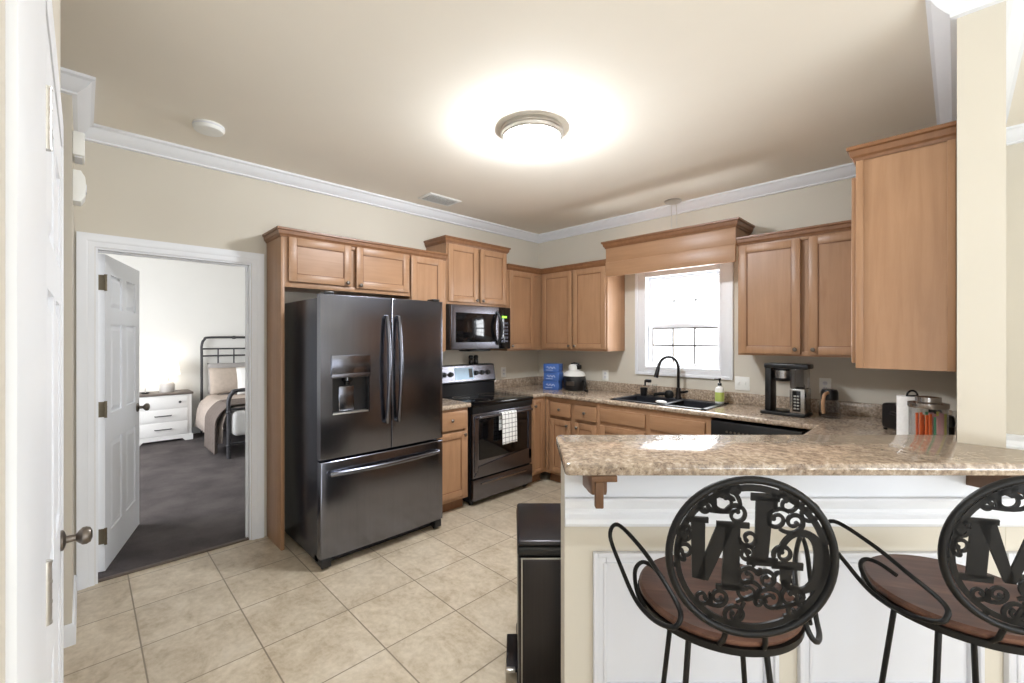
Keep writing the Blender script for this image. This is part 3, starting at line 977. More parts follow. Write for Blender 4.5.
# ------------------------------------------------------------------ refrigerator
FR = thing('refrigerator', 'black stainless french-door refrigerator with water dispenser', 'refrigerator', (-2.80, 1.065, 0), RW)
FW, FH = 0.94, 1.765
MB().box(0.012, FW - 0.012, 0.075, 0.74, 0.03, FH - 0.02, 0.006).build('fridge_body', 'black_steel_side', FR)
def bowed(x0, x1, z0, z1, cx, half, depth=0.07, bow=0.012, hole=None):
    """a door front that bulges gently; optional rectangular recess"""
    mb = MB()
    def yy(x):
        return bow * ((x - cx) / half) ** 2
    xs = [x0 + (x1 - x0) * i / 14 for i in range(15)]
    if hole:
        xs = sorted(xs + [hole[0], hole[1]])
    zs = [z0, z1] if not hole else [z0, hole[2], hole[3], z1]
    eb = 0.008
    for a, b_ in zip(xs, xs[1:]):
        for c_, d_ in zip(zs, zs[1:]):
            if hole and a >= hole[0] - 1e-6 and b_ <= hole[1] + 1e-6 and c_ >= hole[2] - 1e-6 and d_ <= hole[3] + 1e-6:
                continue
            f = [mb.bm.verts.new(q) for q in ((a, yy(a), c_), (b_, yy(b_), c_), (b_, yy(b_), d_), (a, yy(a), d_))]
            mb.bm.faces.new(f)
    n = len(xs)
    for z in (z0, z1):
        for a, b_ in zip(xs, xs[1:]):
            f = [mb.bm.verts.new(q) for q in ((a, yy(a), z), (b_, yy(b_), z), (b_, depth, z), (a, depth, z))]
            mb.bm.faces.new(f)
    for x in (x0, x1):
        f = [mb.bm.verts.new(q) for q in ((x, yy(x), z0), (x, yy(x), z1), (x, depth, z1), (x, depth, z0))]
        mb.bm.faces.new(f)
    f = [mb.bm.verts.new(q) for q in ((x0, depth, z0), (x1, depth, z0), (x1, depth, z1), (x0, depth, z1))]
    mb.bm.faces.new(f)
    if hole:
        hx0, hx1, hz0, hz1 = hole
        hd = 0.06
        for q in (((hx0, yy(hx0), hz0), (hx1, yy(hx1), hz0), (hx1, hd, hz0), (hx0, hd, hz0)), ((hx0, yy(hx0), hz1), (hx1, yy(hx1), hz1), (hx1, hd, hz1), (hx0, hd, hz1)),
                  ((hx0, yy(hx0), hz0), (hx0, yy(hx0), hz1), (hx0, hd, hz1), (hx0, hd, hz0)), ((hx1, yy(hx1), hz0), (hx1, yy(hx1), hz1), (hx1, hd, hz1), (hx1, hd, hz0)),
                  ((hx0, hd, hz0), (hx1, hd, hz0), (hx1, hd, hz1), (hx0, hd, hz1))):
            mb.bm.faces.new([mb.bm.verts.new(v_) for v_ in q])
    bmesh.ops.remove_doubles(mb.bm, verts=mb.bm.verts[:], dist=1e-5)
    bmesh.ops.recalc_face_normals(mb.bm, faces=mb.bm.faces[:])
    es = [e for e in mb.bm.edges if len(e.link_faces) == 2 and e.calc_face_angle(0) > 1.0 and all(abs(v_.co.y) < 0.03 for v_ in e.verts)
          and (any(abs(v_.co.x - x0) < 1e-4 or abs(v_.co.x - x1) < 1e-4 for v_ in e.verts) or all(abs(v_.co.z - z1) < 1e-4 for v_ in e.verts) or all(abs(v_.co.z - z0) < 1e-4 for v_ in e.verts))]
    bmesh.ops.bevel(mb.bm, geom=es, offset=eb, segments=3, affect='EDGES', profile=0.5)
    return mb
HX0, HX1 = 0.075, 0.325
SEAM = 0.488
ld = bowed(0.002, SEAM - 0.004, 0.705, FH, FW / 2, FW / 2, hole=(HX0, HX1, 0.985, 1.235)).build('left_door', 'black_steel', FR, smooth=30)
rd = bowed(SEAM + 0.004, FW - 0.002, 0.705, FH, FW / 2, FW / 2).build('right_door', 'black_steel', FR, smooth=30)
fd = bowed(0.002, FW - 0.002, 0.075, 0.69, FW / 2, FW / 2).build('freezer_drawer', 'black_steel', FR, smooth=30)
def bar_handle(p0, p1, out, parent, r=0.0155):
    """bowed bar handle on two posts, p0 / p1 are on the door face"""
    a, b_ = Vector(p0), Vector(p1)
    pts = []
    for i in range(21):
        u = i / 20
        q = a.lerp(b_, u)
        q.y -= out * (0.45 + 0.55 * math.sin(PI * u)) if 0 < i < 20 else out * 0.45
        pts.append(q)
    pts = [a] + pts + [b_]
    return MB().tube(pts, r, 10).build('handle', 'black_steel', parent, smooth=50)
bar_handle((SEAM - 0.045, 0.001, 0.90), (SEAM - 0.045, 0.001, 1.63), 0.06, ld)
bar_handle((SEAM + 0.045, 0.001, 0.90), (SEAM + 0.045, 0.001, 1.63), 0.06, rd)
bar_handle((0.06, 0.006, 0.615), (FW - 0.07, 0.006, 0.615), 0.065, fd, 0.017)
dp = MB().box(HX0 - 0.008, HX1 + 0.008, -0.001, 0.012, 1.235, 1.37, 0.003).build('dispenser_panel', 'black_steel', ld)
MB().box(HX0 - 0.008, HX1 + 0.008, -0.004, 0.012, 1.222, 1.25, 0.003).build('dispenser_lip', 'oven_steel', dp)
dk = MB()
dk.box(HX0 + 0.002, HX1 - 0.002, 0.05, 0.058, 0.99, 1.232).box(HX0 + 0.001, HX0 + 0.006, 0.012, 0.055, 0.99, 1.23).box(HX1 - 0.006, HX1 - 0.001, 0.012, 0.055, 0.99, 1.23)
dk.build('dispenser_liner', 'black_plastic', ld)
MB().lathe([(0.034, 0), (0.034, -0.022), (0.022, -0.032), (0.020, -0.05)], (HX0 + 0.105, 0.028, 1.225), 20).build('nozzle', 'black_gloss', ld)
MB().box(HX0 + 0.055, HX0 + 0.16, 0.04, 0.05, 1.0, 1.165, 0.006).build('paddle', 'black_steel', ld)
MB().box(HX0 + 0.004, HX1 - 0.004, 0.006, 0.05, 0.985, 0.995, 0.002).build('drip_tray', 'nickel', ld)
for x in (0.03, FW - 0.09):
    MB().box(x, x + 0.06, 0.012, 0.1, FH, FH + 0.018, 0.006).build('hinge_cover', 'black_plastic', FR)
MB().box(0.02, FW - 0.02, 0.09, 0.12, 0.012, 0.072).build('kick_grille', 'black_plastic', FR)
for x in (0.012, FW - 0.075):
    f = MB().box(x, x + 0.06, 0.012, 0.14, 0.018, 0.075, 0.006).build('foot', 'black_plastic', FR)
    MB().cyl((x + 0.012, 0.05, 0.018), 0.018, 0.035, 'x', 14).build('wheel', 'black_rubber', f)

# ------------------------------------------------------------------ range
RG = thing('range', 'black and steel electric range with glass cooktop, towel on its handle', 'range', (-2.955, 2.425, 0), RW)
RWD = 0.762
MB().box(0, RWD, 0.045, 0.655, 0.03, 0.872).build('range_body', 'black_plastic', RG)
q = MB().box(0.004, RWD - 0.004, 0.0, 0.05, 0.052, 0.235, 0.006).build('storage_drawer', 'oven_steel', RG)
MB().prism([(0.004, 0.205), (-0.014, 0.198), (-0.016, 0.186), (0.004, 0.18)], 0.09, 0.66, 'yz', 0.002).build('drawer_lip', 'steel', q)
od = MB()
od.box(0.004, RWD - 0.004, 0.008, 0.05, 0.245, 0.815, 0.006)
oven = od.build('oven_door', 'oven_steel', RG)
# raised steel surround whose lower edge rises at both sides
fr_ = MB()
fr_.prism([(0.018, 0.262), (0.07, 0.345), (RWD - 0.07, 0.405), (RWD - 0.018, 0.38), (RWD - 0.018, 0.256)], -0.002, 0.01, 'xz')
fr_.box(0.018, 0.055, -0.002, 0.01, 0.30, 0.79).box(RWD - 0.055, RWD - 0.018, -0.002, 0.01, 0.30, 0.79)
fr_.build('door_surround', 'oven_steel', oven)
MB().box(0.075, RWD - 0.075, 0.0, 0.01, 0.40, 0.765, 0.004).build('oven_window', 'black_gloss', oven)
hd = MB().tube([(0.045, 0.008, 0.775), (0.045, -0.035, 0.785), (0.06, -0.045, 0.788), (RWD - 0.06, -0.045, 0.788), (RWD - 0.045, -0.035, 0.785), (RWD - 0.045, 0.008, 0.775)], 0.012, 10)
hd.build('handle', 'oven_steel', oven, smooth=50)
MB().box(0.0, RWD, 0.006, 0.05, 0.82, 0.874, 0.004).build('vent_strip', 'black_plastic', RG)
ck = MB().box(-0.002, RWD + 0.002, -0.012, 0.60, 0.874, 0.905, 0.009).build('cooktop', 'black_gloss', RG)
for (x, y, r) in ((0.2, 0.16, 0.11), (0.56, 0.16, 0.085), (0.2, 0.43, 0.085), (0.56, 0.43, 0.11)):
    MB().lathe([(r, 0), (r, 0.0006), (r - 0.004, 0.0006), (r - 0.004, 0)], (x, y, 0.905), 40, cap=False).build('burner_ring', 'pewter', ck)
bgp = MB().prism([(0.56, 0.905), (0.565, 1.02), (0.545, 1.035), (0.575, 1.205), (0.60, 1.21), (0.655, 1.21), (0.655, 0.905)], 0.0, RWD, 'yz', 0.004).build('backguard', 'black_plastic', RG)
def onbg(x0, x1, v0, v1, out=0.003):
    """a quad plate on the sloping backguard face, v along its height"""
    a, b_ = Vector((0, 0.545, 1.035)), Vector((0, 0.575, 1.205))
    n = Vector((0, -0.985, 0.174))
    mb = MB()
    P0, P1 = a.lerp(b_, v0), a.lerp(b_, v1)
    vs = []
    for d in (0, out):
        for x, q in ((x0, P0), (x1, P0), (x1, P1), (x0, P1)):
            vs.append(mb.bm.verts.new(Vector((x, 0, 0)) + q + n * d))
    for f in ((0, 1, 2, 3), (4, 5, 6, 7), (0, 1, 5, 4), (1, 2, 6, 5), (2, 3, 7, 6), (3, 0, 4, 7)):
        mb.bm.faces.new([vs[i] for i in f])
    bmesh.ops.recalc_face_normals(mb.bm, faces=mb.bm.faces[:])
    return mb
cp = onbg(0.01, RWD - 0.01, 0.06, 0.96).build('control_panel', 'oven_steel', bgp)
onbg(0.22, 0.46, 0.16, 0.86, 0.005).build('display', 'display_blue', bgp)
onbg(0.40, 0.448, 0.24, 0.78, 0.006).build('keypad', 'black_plastic', bgp)
for x in (0.09, 0.17, 0.495, 0.575, 0.655):
    k = MB().lathe([(0.026, 0), (0.026, 0.006), (0.022, 0.008), (0.019, 0.028), (0.006, 0.029)], (0, 0, 0), 20)
    k.box(-0.004, 0.004, -0.018, 0.018, 0.02, 0.034, 0.001)
    k.xform(Matrix.Translation((x, 0.558, 1.12)) @ Matrix.Rotation(PI / 2 - 0.17, 4, 'X'))
    k.build('knob', 'black_plastic', bgp)
for x in (0.04, RWD - 0.04):
    for y in (0.08, 0.6):
        MB().cyl((x, y, 0), 0.018, 0.032, 'z', 12).build('foot', 'black_rubber', RG)
# towel over the oven handle
TX0 = 0.285
def towel_fn(u, v):
    x = TX0 + u * 0.185
    L = 0.34
    s = v * (L + 0.16)
    wv = 0.005 * math.sin(u * 9 + 1.0)
    if s < 0.16:
        return (x, -0.0245 + 0.002 * math.sin(u * 7), 0.80 - (0.16 - s))
    q = s - 0.16
    arc = 0.028
    if q < arc * 2:
        a = q / (arc * 2) * PI
        return (x, -0.045 + 0.0195 * math.cos(a), 0.80 + 0.0065 * math.sin(a))
    d = q - arc * 2
    return (x + 0.02 * d * (u - 0.4), -0.066 - abs(wv) * min(1, d * 8) - 0.01 * d, 0.80 - d)
tw = MB().grid(towel_fn, 24, 40).build('dish_towel', 'towel_check', solid=0.003, loc=RG.location, rotz=RW)
tag(tw, 'white dish towel with thin dark check hanging on the oven handle', 'towel')
# shakers on the backguard
for i, (yy_, lab) in enumerate(((2.905, 'left of two black shakers standing on top of the range'), (2.972, 'right of two black shakers standing on top of the range'))):
    k = thing('shaker', lab, 'shaker', (-3.575, yy_, 1.2105), 0, 'shakers on the range')
    MB().lathe([(0.024, 0), (0.026, 0.01), (0.022, 0.05), (0.02, 0.056)], n=20).build('shaker_jar', 'smoke_glass' if False else 'black_gloss', k)
    MB().lathe([(0.022, 0.056), (0.025, 0.06), (0.025, 0.08), (0.018, 0.092), (0.004, 0.094)], n=20).build('shaker_cap', 'black_plastic', k)

# ------------------------------------------------------------------ microwave
MW = thing('microwave', 'black stainless over-the-range microwave with green clock', 'microwave', (-3.225, 2.39, 1.372), RW)
MWW, MWH = 0.758, 0.425
MB().box(0, MWW, 0.03, 0.40, 0, MWH, 0.003).build('microwave_body', 'black_plastic', MW)
md_ = bowed(0.004, 0.60, 0.004, MWH - 0.004, 0.38, 0.38, 0.035, 0.006).build('microwave_door', 'oven_steel', MW, smooth=30)
MB().box(0.055, 0.535, -0.002, 0.01, 0.07, MWH - 0.075, 0.004).build('door_window', 'black_gloss', md_)
pts = [(0.565 + 0.018 * math.sin(PI * i / 16), -0.004 - 0.05 * math.sin(PI * i / 16), 0.05 + (MWH - 0.1) * i / 16) for i in range(17)]
MB().tube(pts, 0.013, 10).build('handle', 'black_plastic', md_, smooth=50)
cpn = MB().box(0.603, MWW - 0.003, 0.002, 0.035, 0.004, MWH - 0.004, 0.005).build('control_panel', 'black_gloss', MW)
MB().box(0.635, 0.70, -0.0005, 0.004, 0.315, 0.335).build('clock_display', 'clock_green', cpn)
kp = MB()
for i in range(6):
    for j in range(3):
        kp.box(0.625 + j * 0.034, 0.650 + j * 0.034, -0.0002, 0.004, 0.07 + i * 0.036, 0.092 + i * 0.036)
kp.build('keypad', 'black_steel_side', cpn)
MB().box(0.28, 0.55, 0.08, 0.25, -0.02, 0.0, 0.004).build('vent_grille', 'black_plastic', MW)

# ------------------------------------------------------------------ sink, faucet and what stands there
SK = thing('sink', 'black double-bowl drop-in sink under the window', 'sink', (0, 0, CZ))
mb = MB()
RX0, RX1, RY0, RY1 = SX0 - 0.022, SX1 + 0.022, SY0 - 0.022, SY1 + 0.018
DV = -1.735
BYB = SY1 - 0.085
rt = 0.008
mb.box(RX0, RX1, RY0, SY0 + 0.02, 0, rt, 0.003).box(RX0, RX1, BYB, RY1, 0, rt, 0.003)
mb.box(RX0, SX0 + 0.02, RY0, RY1, 0, rt, 0.003).box(SX1 - 0.02, RX1, RY0, RY1, 0, rt, 0.003)
mb.box(DV - 0.02, DV + 0.02, SY0, BYB, -0.02, rt - 0.002, 0.003)
mb.build('sink_rim', 'sink_black', SK)
for a, b_ in ((SX0 + 0.02, DV - 0.02), (DV + 0.02, SX1 - 0.02)):
    q = MB()
    y0_, y1_ = SY0 + 0.02, BYB
    q.box(a - 0.004, a, y0_, y1_, -0.2, 0.0).box(b_, b_ + 0.004, y0_, y1_, -0.2, 0).box(a, b_, y0_ - 0.004, y0_, -0.2, 0).box(a, b_, y1_, y1_ + 0.004, -0.2, 0).box(a, b_, y0_, y1_, -0.204, -0.2)
    bw = q.build('bowl', 'sink_black', SK)
    MB().lathe([(0.045, -0.2), (0.045, -0.197), (0.03, -0.196), (0.005, -0.1965)], ((a + b_) / 2, (y0_ + y1_) / 2, 0), 24).build('drain', 'steel', bw)
FA = thing('faucet', 'black gooseneck pull-down faucet behind the sink', 'faucet', (-1.785, 3.885, CZ + rt))
MB().lathe([(0.030, 0), (0.030, 0.012), (0.024, 0.02), (0.021, 0.09), (0.018, 0.10)], n=24).build('faucet_base', 'bronze_black', FA)
dx, dy = -0.085, -0.215          # where the spout reaches to
pts = [(0, 0, 0.09), (0, 0, 0.2), (0, 0, 0.28)]
for i in range(1, 11):
    a = PI * i / 10 * 0.93
    f = (1 - math.cos(a)) / 2
    pts.append((dx * f, dy * f, 0.28 + 0.105 * math.sin(a)))
MB().tube(spline(pts, 4), 0.0125, 12).build('spout', 'bronze_black', FA, smooth=60)
e0 = Vector(pts[-1]); e1 = e0 + Vector((dx * 0.14, dy * 0.14, -0.10))
MB().tube([e0, e0.lerp(e1, 0.15), e0.lerp(e1, 0.5), e1], [0.013, 0.0165, 0.018, 0.021], 14).build('spray_head', 'bronze_black', FA, smooth=60)
MB().tube([(0.015, 0, 0.06), (0.05, 0, 0.065), (0.09, -0.005, 0.075)], [0.013, 0.011, 0.009], 12).build('lever', 'bronze_black', FA, smooth=60)
# things in and behind the left bowl
k = thing('spray_bottle', 'clear bottle with dark trigger top standing at the sink, left of the faucet', 'bottle', (-2.06, 3.86, CZ + rt))
MB().lathe([(0.022, 0), (0.026, 0.01), (0.026, 0.08), (0.012, 0.11), (0.011, 0.13)], n=20).build('bottle_body', 'clear_glass', k)
h = MB().box(-0.04, 0.02, -0.012, 0.012, 0.13, 0.16, 0.006)
h.box(-0.05, -0.035, -0.006, 0.006, 0.095, 0.15, 0.003)
h.build('trigger_top', 'black_plastic', k)
k = thing('dish_brush', 'black dish brush lying behind the sink bowls beside the faucet', 'brush', (-1.965, 3.895, CZ + rt))
MB().tube([(-0.06, 0, 0.015), (0.0, -0.01, 0.03), (0.06, 0.0, 0.034)], 0.016, 10).build('brush_handle', 'black_plastic', k)
MB().lathe([(0.036, 0.0), (0.041, 0.02), (0.041, 0.045), (0.028, 0.066), (0.004, 0.07)], (0.085, 0, 0), 20).build('brush_head', 'black_rubber', k)
k = thing('sponge_cup', 'small dark cup beside the dish brush at the sink', 'cup', (-2.125, 3.875, CZ + rt))
MB().lathe([(0.030, 0), (0.036, 0.075), (0.033, 0.075), (0.027, 0.004)], n=20).build('cup_body', 'black_plastic', k)
k = thing('drinking_glass', 'tilted clear glass standing on the sink divider edge', 'glass', (-2.00, 3.85, CZ + rt), 0)
MB().lathe([(0.02, 0), (0.026, 0.12), (0.024, 0.12), (0.018, 0.006)], n=20).build('glass_body', 'clear_glass', k)
k = tag(MB().ball((0, 0, 0.014), 0.05, 0.03, 0.014).build('dish_cloth', 'paper', loc=(DV - 0.02, SY0 + 0.03, CZ + rt)), 'small white rag on the divider of the black sink', 'rag')
# soap
SB = thing('soap_bottle', 'soap bottle with green label and black pump right of the sink', 'soap bottle', (-1.415, 3.865, CZ + rt))
MB().lathe([(0.033, 0), (0.036, 0.006), (0.036, 0.115), (0.030, 0.132), (0.014, 0.142), (0.014, 0.15)], n=24).build('bottle_body', 'white_plastic', SB)
MB().lathe([(0.0368, 0.018), (0.0368, 0.095)], n=24, cap=False).build('label', 'soap_green', SB)
MB().lathe([(0.016, 0.15), (0.016, 0.17), (0.006, 0.174), (0.006, 0.20), (0.011, 0.2), (0.011, 0.212), (0.003, 0.214)], n=18).tube([(0, 0, 0.206), (-0.04, -0.01, 0.204)], 0.005, 8).build('pump', 'black_plastic', SB)

# ------------------------------------------------------------------ left corner of the counter
for i, (dx_, dz_, rz, lab) in enumerate(((0.0, 0.0, 0.04, 'bottom blue box of the stack of three in the counter corner'), (0.012, 0.098, -0.03, 'middle blue box of the stack of three in the counter corner'), (0.006, 0.19, 0.05, 'topmost blue box of the stack of three in the counter corner'))):
    hgt = 0.096 if i == 0 else 0.090
    k = thing('carton_box', lab, 'box', (-3.115 + dx_, 3.685, CZ + 0.0005 + dz_ + i * 0.001), rz + 0.25, 'blue boxes in the counter corner')
    MB().box(-0.09, 0.09, -0.06, 0.06, 0, hgt, 0.002).build('carton', 'box_blue', k)
    g = MB()
    pts = [(-0.05 + 0.011 * j, -0.0608, hgt * 0.55 + 0.012 * math.sin(j * 1.9)) for j in range(10)]
    g.tube(spline(pts, 3), 0.0028, 6)
    g.box(-0.06, 0.02, -0.0607, -0.06, hgt * 0.22, hgt * 0.27)
    g.build('printed_mark', 'box_mark', k)
PM = thing('pod_coffee_maker', 'small black and white pod coffee maker beside the blue boxes', 'coffee maker', (-2.905, 3.80, CZ), 0.15)
MB().lathe([(0.10, 0), (0.112, 0.012), (0.122, 0.06), (0.124, 0.12), (0.116, 0.155)], n=32).build('lower_body', 'black_plastic', PM)
MB().lathe([(0.117, 0.155), (0.119, 0.162), (0.108, 0.185), (0.085, 0.203), (0.06, 0.212)], n=32).build('upper_shell', 'white_plastic', PM)
MB().lathe([(0.058, 0.2), (0.06, 0.25), (0.056, 0.268), (0.03, 0.28), (0.004, 0.282)], (-0.005, 0, 0), 24).build('brew_head', 'white_plastic', PM)
MB().box(0.02, 0.075, -0.03, 0.03, 0.225, 0.275, 0.01).build('head_latch', 'black_plastic', PM)
MB().tube([(0.05, 0.02, 0.28), (0.0, 0.0, 0.292), (-0.04, 0.0, 0.284)], 0.01, 8).build('lid_handle', 'black_plastic', PM)
MB().box(-0.03, 0.06, -0.126, -0.11, 0.06, 0.105, 0.004).build('water_window', 'pewter', PM)
MB().tube(spline([(0.115, -0.03, 0.10), (0.15, -0.05, 0.11), (0.165, -0.06, 0.07), (0.15, -0.06, 0.03), (0.17, -0.07, 0.012), (0.20, -0.08, 0.012)], 6), 0.011, 8).build('hose', 'black_rubber', PM)

# ------------------------------------------------------------------ coffee maker and carafe right of the sink
CM = thing('coffee_maker', 'black and steel drip coffee maker with clear water tank', 'coffee maker', (-0.875, 3.70, CZ), -0.06)
MB().box(-0.155, 0.135, -0.09, 0.10, 0, 0.022, 0.006).build('base_plate', 'black_plastic', CM)
MB().box(-0.135, -0.095, -0.05, 0.07, 0.022, 0.345, 0.005).build('column', 'black_plastic', CM)
MB().box(-0.14, 0.145, -0.06, 0.08, 0.34, 0.375, 0.008).build('top_bridge', 'black_plastic', CM)
bk = MB().lathe([(0.045, 0.245), (0.056, 0.255), (0.058, 0.262), (0.058, 0.34)], (-0.03, 0.0, 0), 28).build('brew_basket', 'black_plastic', CM)
MB().lathe([(0.0592, 0.268), (0.0592, 0.325)], (-0.03, 0.0, 0), 28, cap=False).build('steel_band', 'steel', bk)
tk = MB().box(0.035, 0.125, -0.07, 0.07, 0.20, 0.34, 0.008).build('water_tank', 'tank_glass', CM)
tw_ = MB().box(0.035, 0.13, -0.075, 0.075, 0.022, 0.2, 0.006).build('control_tower', 'steel', CM)
MB().box(0.055, 0.105, -0.079, -0.074, 0.04, 0.185, 0.003).build('button_panel', 'black_gloss', tw_)
kk = MB()
for i in range(5):
    kk.box(0.064, 0.078, -0.0805, -0.078, 0.055 + i * 0.022, 0.066 + i * 0.022).box(0.083, 0.097, -0.0805, -0.078, 0.055 + i * 0.022, 0.066 + i * 0.022)
kk.build('button', 'nickel', tw_)
MB().lathe([(0.045, 0.022), (0.052, 0.03), (0.052, 0.036), (0.01, 0.038)], (-0.03, 0.0, 0), 24).build('warming_plate', 'pewter', CM)
CF = thing('carafe', 'glass coffee carafe with black lid and tan handle beside the coffee maker', 'carafe', (-0.63, 3.76, CZ), -0.6)
MB().lathe([(0.05, 0), (0.062, 0.008), (0.066, 0.05), (0.058, 0.10), (0.045, 0.13)], n=28).build('glass_body', 'smoke_glass', CF)
MB().lathe([(0.047, 0.128), (0.052, 0.132), (0.052, 0.18), (0.044, 0.2), (0.004, 0.202)], n=28).build('lid', 'black_plastic', CF)
MB().tube(spline([(0.03, -0.045, 0.18), (0.04, -0.085, 0.165), (0.04, -0.095, 0.10), (0.035, -0.085, 0.04)], 5), 0.011, 10).build('handle', 'handle_tan', CF, smooth=60)

# outlets and switches
def plate(name, label, loc, rot, w_, kind_, cat):
    k = thing(name, label, cat, loc, rot)
    MB().box(-w_ / 2, w_ / 2, -0.006, 0, -0.058, 0.058, 0.003).build('cover_plate', 'white_plastic', k)
    n = 2 if w_ > 0.1 else 1
    for i in range(n):
        x = 0 if n == 1 else (-0.023 + 0.046 * i)
        if kind_ == 'switch':
            MB().box(x - 0.005, x + 0.005, -0.016, -0.005, -0.010, 0.014, 0.002).build('toggle', 'white_plastic', k)
        else:
            q = MB()
            for z in (-0.02, 0.02):
                q.lathe([(0.016, -0.0055), (0.016, -0.0075), (0.002, -0.0076)], (x, 0, z), 16, 'y')
            f = q.build('socket_face', 'white_panel', k)
            s = MB()
            for z in (-0.02, 0.02):
                s.box(x - 0.007, x - 0.005, -0.0082, -0.007, z - 0.002, z + 0.007).box(x + 0.005, x + 0.007, -0.0082, -0.007, z - 0.002, z + 0.007)
            s.build('slot', 'black_plastic', f)
plate('light_switch', 'white double light switch plate right of the sink window', (-1.285, NY, 1.095), RN, 0.118, 'switch', 'switch')
plate('power_outlet', 'white power outlet on the wall left of the sink window', (-2.655, NY, 1.082), RN, 0.075, 'outlet', 'outlet')
plate('power_outlet', 'white power outlet behind the glass carafe', (-0.70, NY, 1.12), RN, 0.075, 'outlet', 'outlet')
plate('power_outlet', 'white power outlet between range and room corner', (WX, 3.425, 1.095), RW, 0.075, 'outlet', 'outlet')

# ------------------------------------------------------------------ things on the counter in front of the stub wall
TO = thing('toaster', 'black toaster beside the paper towel roll', 'toaster', (-0.195, 3.50, CZ), YAW)
MB().box(-0.075, 0.085, -0.12, 0.12, 0.01, 0.165, 0.02, 3).build('toaster_body', 'black_plastic', TO)
MB().box(-0.035, -0.012, -0.09, 0.09, 0.164, 0.167).box(0.018, 0.041, -0.09, 0.09, 0.164, 0.167).build('bread_slot', 'pewter', TO)
MB().box(-0.1, -0.07, -0.03, 0.03, 0.105, 0.12, 0.004).build('lever', 'black_plastic', TO)
MB().cyl((-0.09, -0.0, 0.05), 0.014, 0.02, 'x', 16).build('dial', 'black_plastic', TO)
for x in (-0.06, 0.07):
    for y in (-0.1, 0.1):
        MB().cyl((x, y, 0), 0.01, 0.012, 'z', 10).build('foot', 'black_rubber', TO)
PT = thing('paper_towel_roll', 'white paper towel roll on a black stand at the right counter end', 'paper towels', (-0.165, 3.115, CZ), YAW)
MB().lathe([(0.075, 0), (0.075, 0.008), (0.07, 0.012), (0.01, 0.012)], n=28).build('stand_base', 'black_iron', PT)
MB().lathe([(0.020, 0.014), (0.062, 0.014), (0.062, 0.255), (0.020, 0.255), (0.020, 0.014)], n=36, cap=False).build('paper_roll', 'paper', PT)
hp = [(0.028 * math.cos(a), 0, 0.257 + 0.028 * math.sin(a)) for a in [PI * i / 12 for i in range(13)]]
MB().tube([(0.0, 0, 0.01), (0.0, 0, 0.255)], 0.006, 10).tube([(-0.03, 0, 0.257), (0.03, 0, 0.257)], 0.005, 8).tube(hp[::-1], 0.005, 8).build('stand_rod', 'black_iron', PT)
JR = thing('straw_canister', 'clear canister of coloured drink sticks with steel lid beside the wall end', 'canister', (-0.092, 2.755, CZ), YAW)
MB().lathe([(0.063, 0), (0.067, 0.004), (0.067, 0.245), (0.064, 0.245), (0.064, 0.006), (0.002, 0.006)], n=36, cap=False).build('glass_body', 'clear_glass', JR)
MB().lathe([(0.069, 0.244), (0.071, 0.25), (0.071, 0.266), (0.05, 0.27), (0.045, 0.272), (0.045, 0.292), (0.02, 0.296), (0.002, 0.296)], n=36).build('lid', 'steel', JR)
random.seed(3)
cols = ['orange_straw', 'orange_straw', 'green_straw', 'pink_straw', 'pink_straw', 'yellow_straw', 'yellow_straw', 'lilac_straw']
for j in range(20):
    cn = cols[(j % 10) * 8 // 10]
    xx = -0.052 + 0.104 * ((j % 10) / 9.0)
    yy_ = -math.sqrt(max(0.0, 0.056 ** 2 - xx ** 2)) * (0.92 if j < 10 else 0.2)
    o = MB().box(-0.0056, 0.0056, -0.0025, 0.0025, 0.0, 0.2 + 0.02 * random.random(), 0.001)
    o.xform(Matrix.Translation((xx, yy_, CZ + 0.0085)) @ Matrix.Rotation(math.radians(random.uniform(-1.0, 1.0)), 4, 'Y'))
    o = o.build('drink_stick', cn, loc=(JR.location.x, JR.location.y, 0), rotz=YAW)
    names = {'orange_straw': 'orange', 'green_straw': 'green', 'pink_straw': 'pink', 'yellow_straw': 'yellow', 'lilac_straw': 'lilac'}
    tag(o, names[cn] + ' drink stick standing in the clear canister', 'drink stick', names[cn] + ' sticks in the canister')
k = thing('bottle', 'small black bottle between the canister and the wall end', 'bottle', (-0.024, 2.87, CZ))
MB().lathe([(0.019, 0), (0.02, 0.02), (0.016, 0.1), (0.018, 0.15)], n=20).build('bottle_body', 'black_gloss', k)
MB().lathe([(0.018, 0.152), (0.02, 0.17), (0.015, 0.20), (0.003, 0.205)], n=20).build('bottle_cap', 'black_plastic', k)

# ------------------------------------------------------------------ trash can
TC = thing('trash_can', 'tall dark steel pedal trash can at the left end of the bar', 'trash can', (*R2(0.175, 2.02), 0), YAW)
tw2, td2, th2 = 0.15, 0.215, 0.64
tb = MB().box(-tw2, tw2, -td2, td2, 0.03, th2 - 0.062, 0.02, 3)
tb.build('bin_body', 'trash_steel', TC)
MB().box(-tw2 - 0.003, tw2 + 0.003, -td2 - 0.003, td2 + 0.003, th2 - 0.062, th2 - 0.022, 0.012, 3).build('bin_collar', 'black_plastic', TC)
MB().box(-tw2, tw2, -td2, td2, th2 - 0.024, th2, 0.012, 3).build('lid', 'trash_steel', TC)
MB().box(-tw2 + 0.012, tw2 - 0.012, -td2 - 0.004, -td2 + 0.004, th2 - 0.072, th2 - 0.067, 0.001).box(-tw2 + 0.014, -tw2 + 0.018, -td2 - 0.0025, -td2 + 0.002, 0.05, th2 - 0.07).build('inset_trim', 'nickel', TC)
MB().box(-tw2 - 0.004, tw2 + 0.004, -td2 - 0.004, td2 + 0.004, 0, 0.03, 0.01).build('bin_base', 'black_plastic', TC)
pdl = MB().box(-tw2 - 0.05, -tw2 + 0.01, -0.135, 0.10, 0.035, 0.048, 0.005).build('pedal', 'trash_steel', TC)
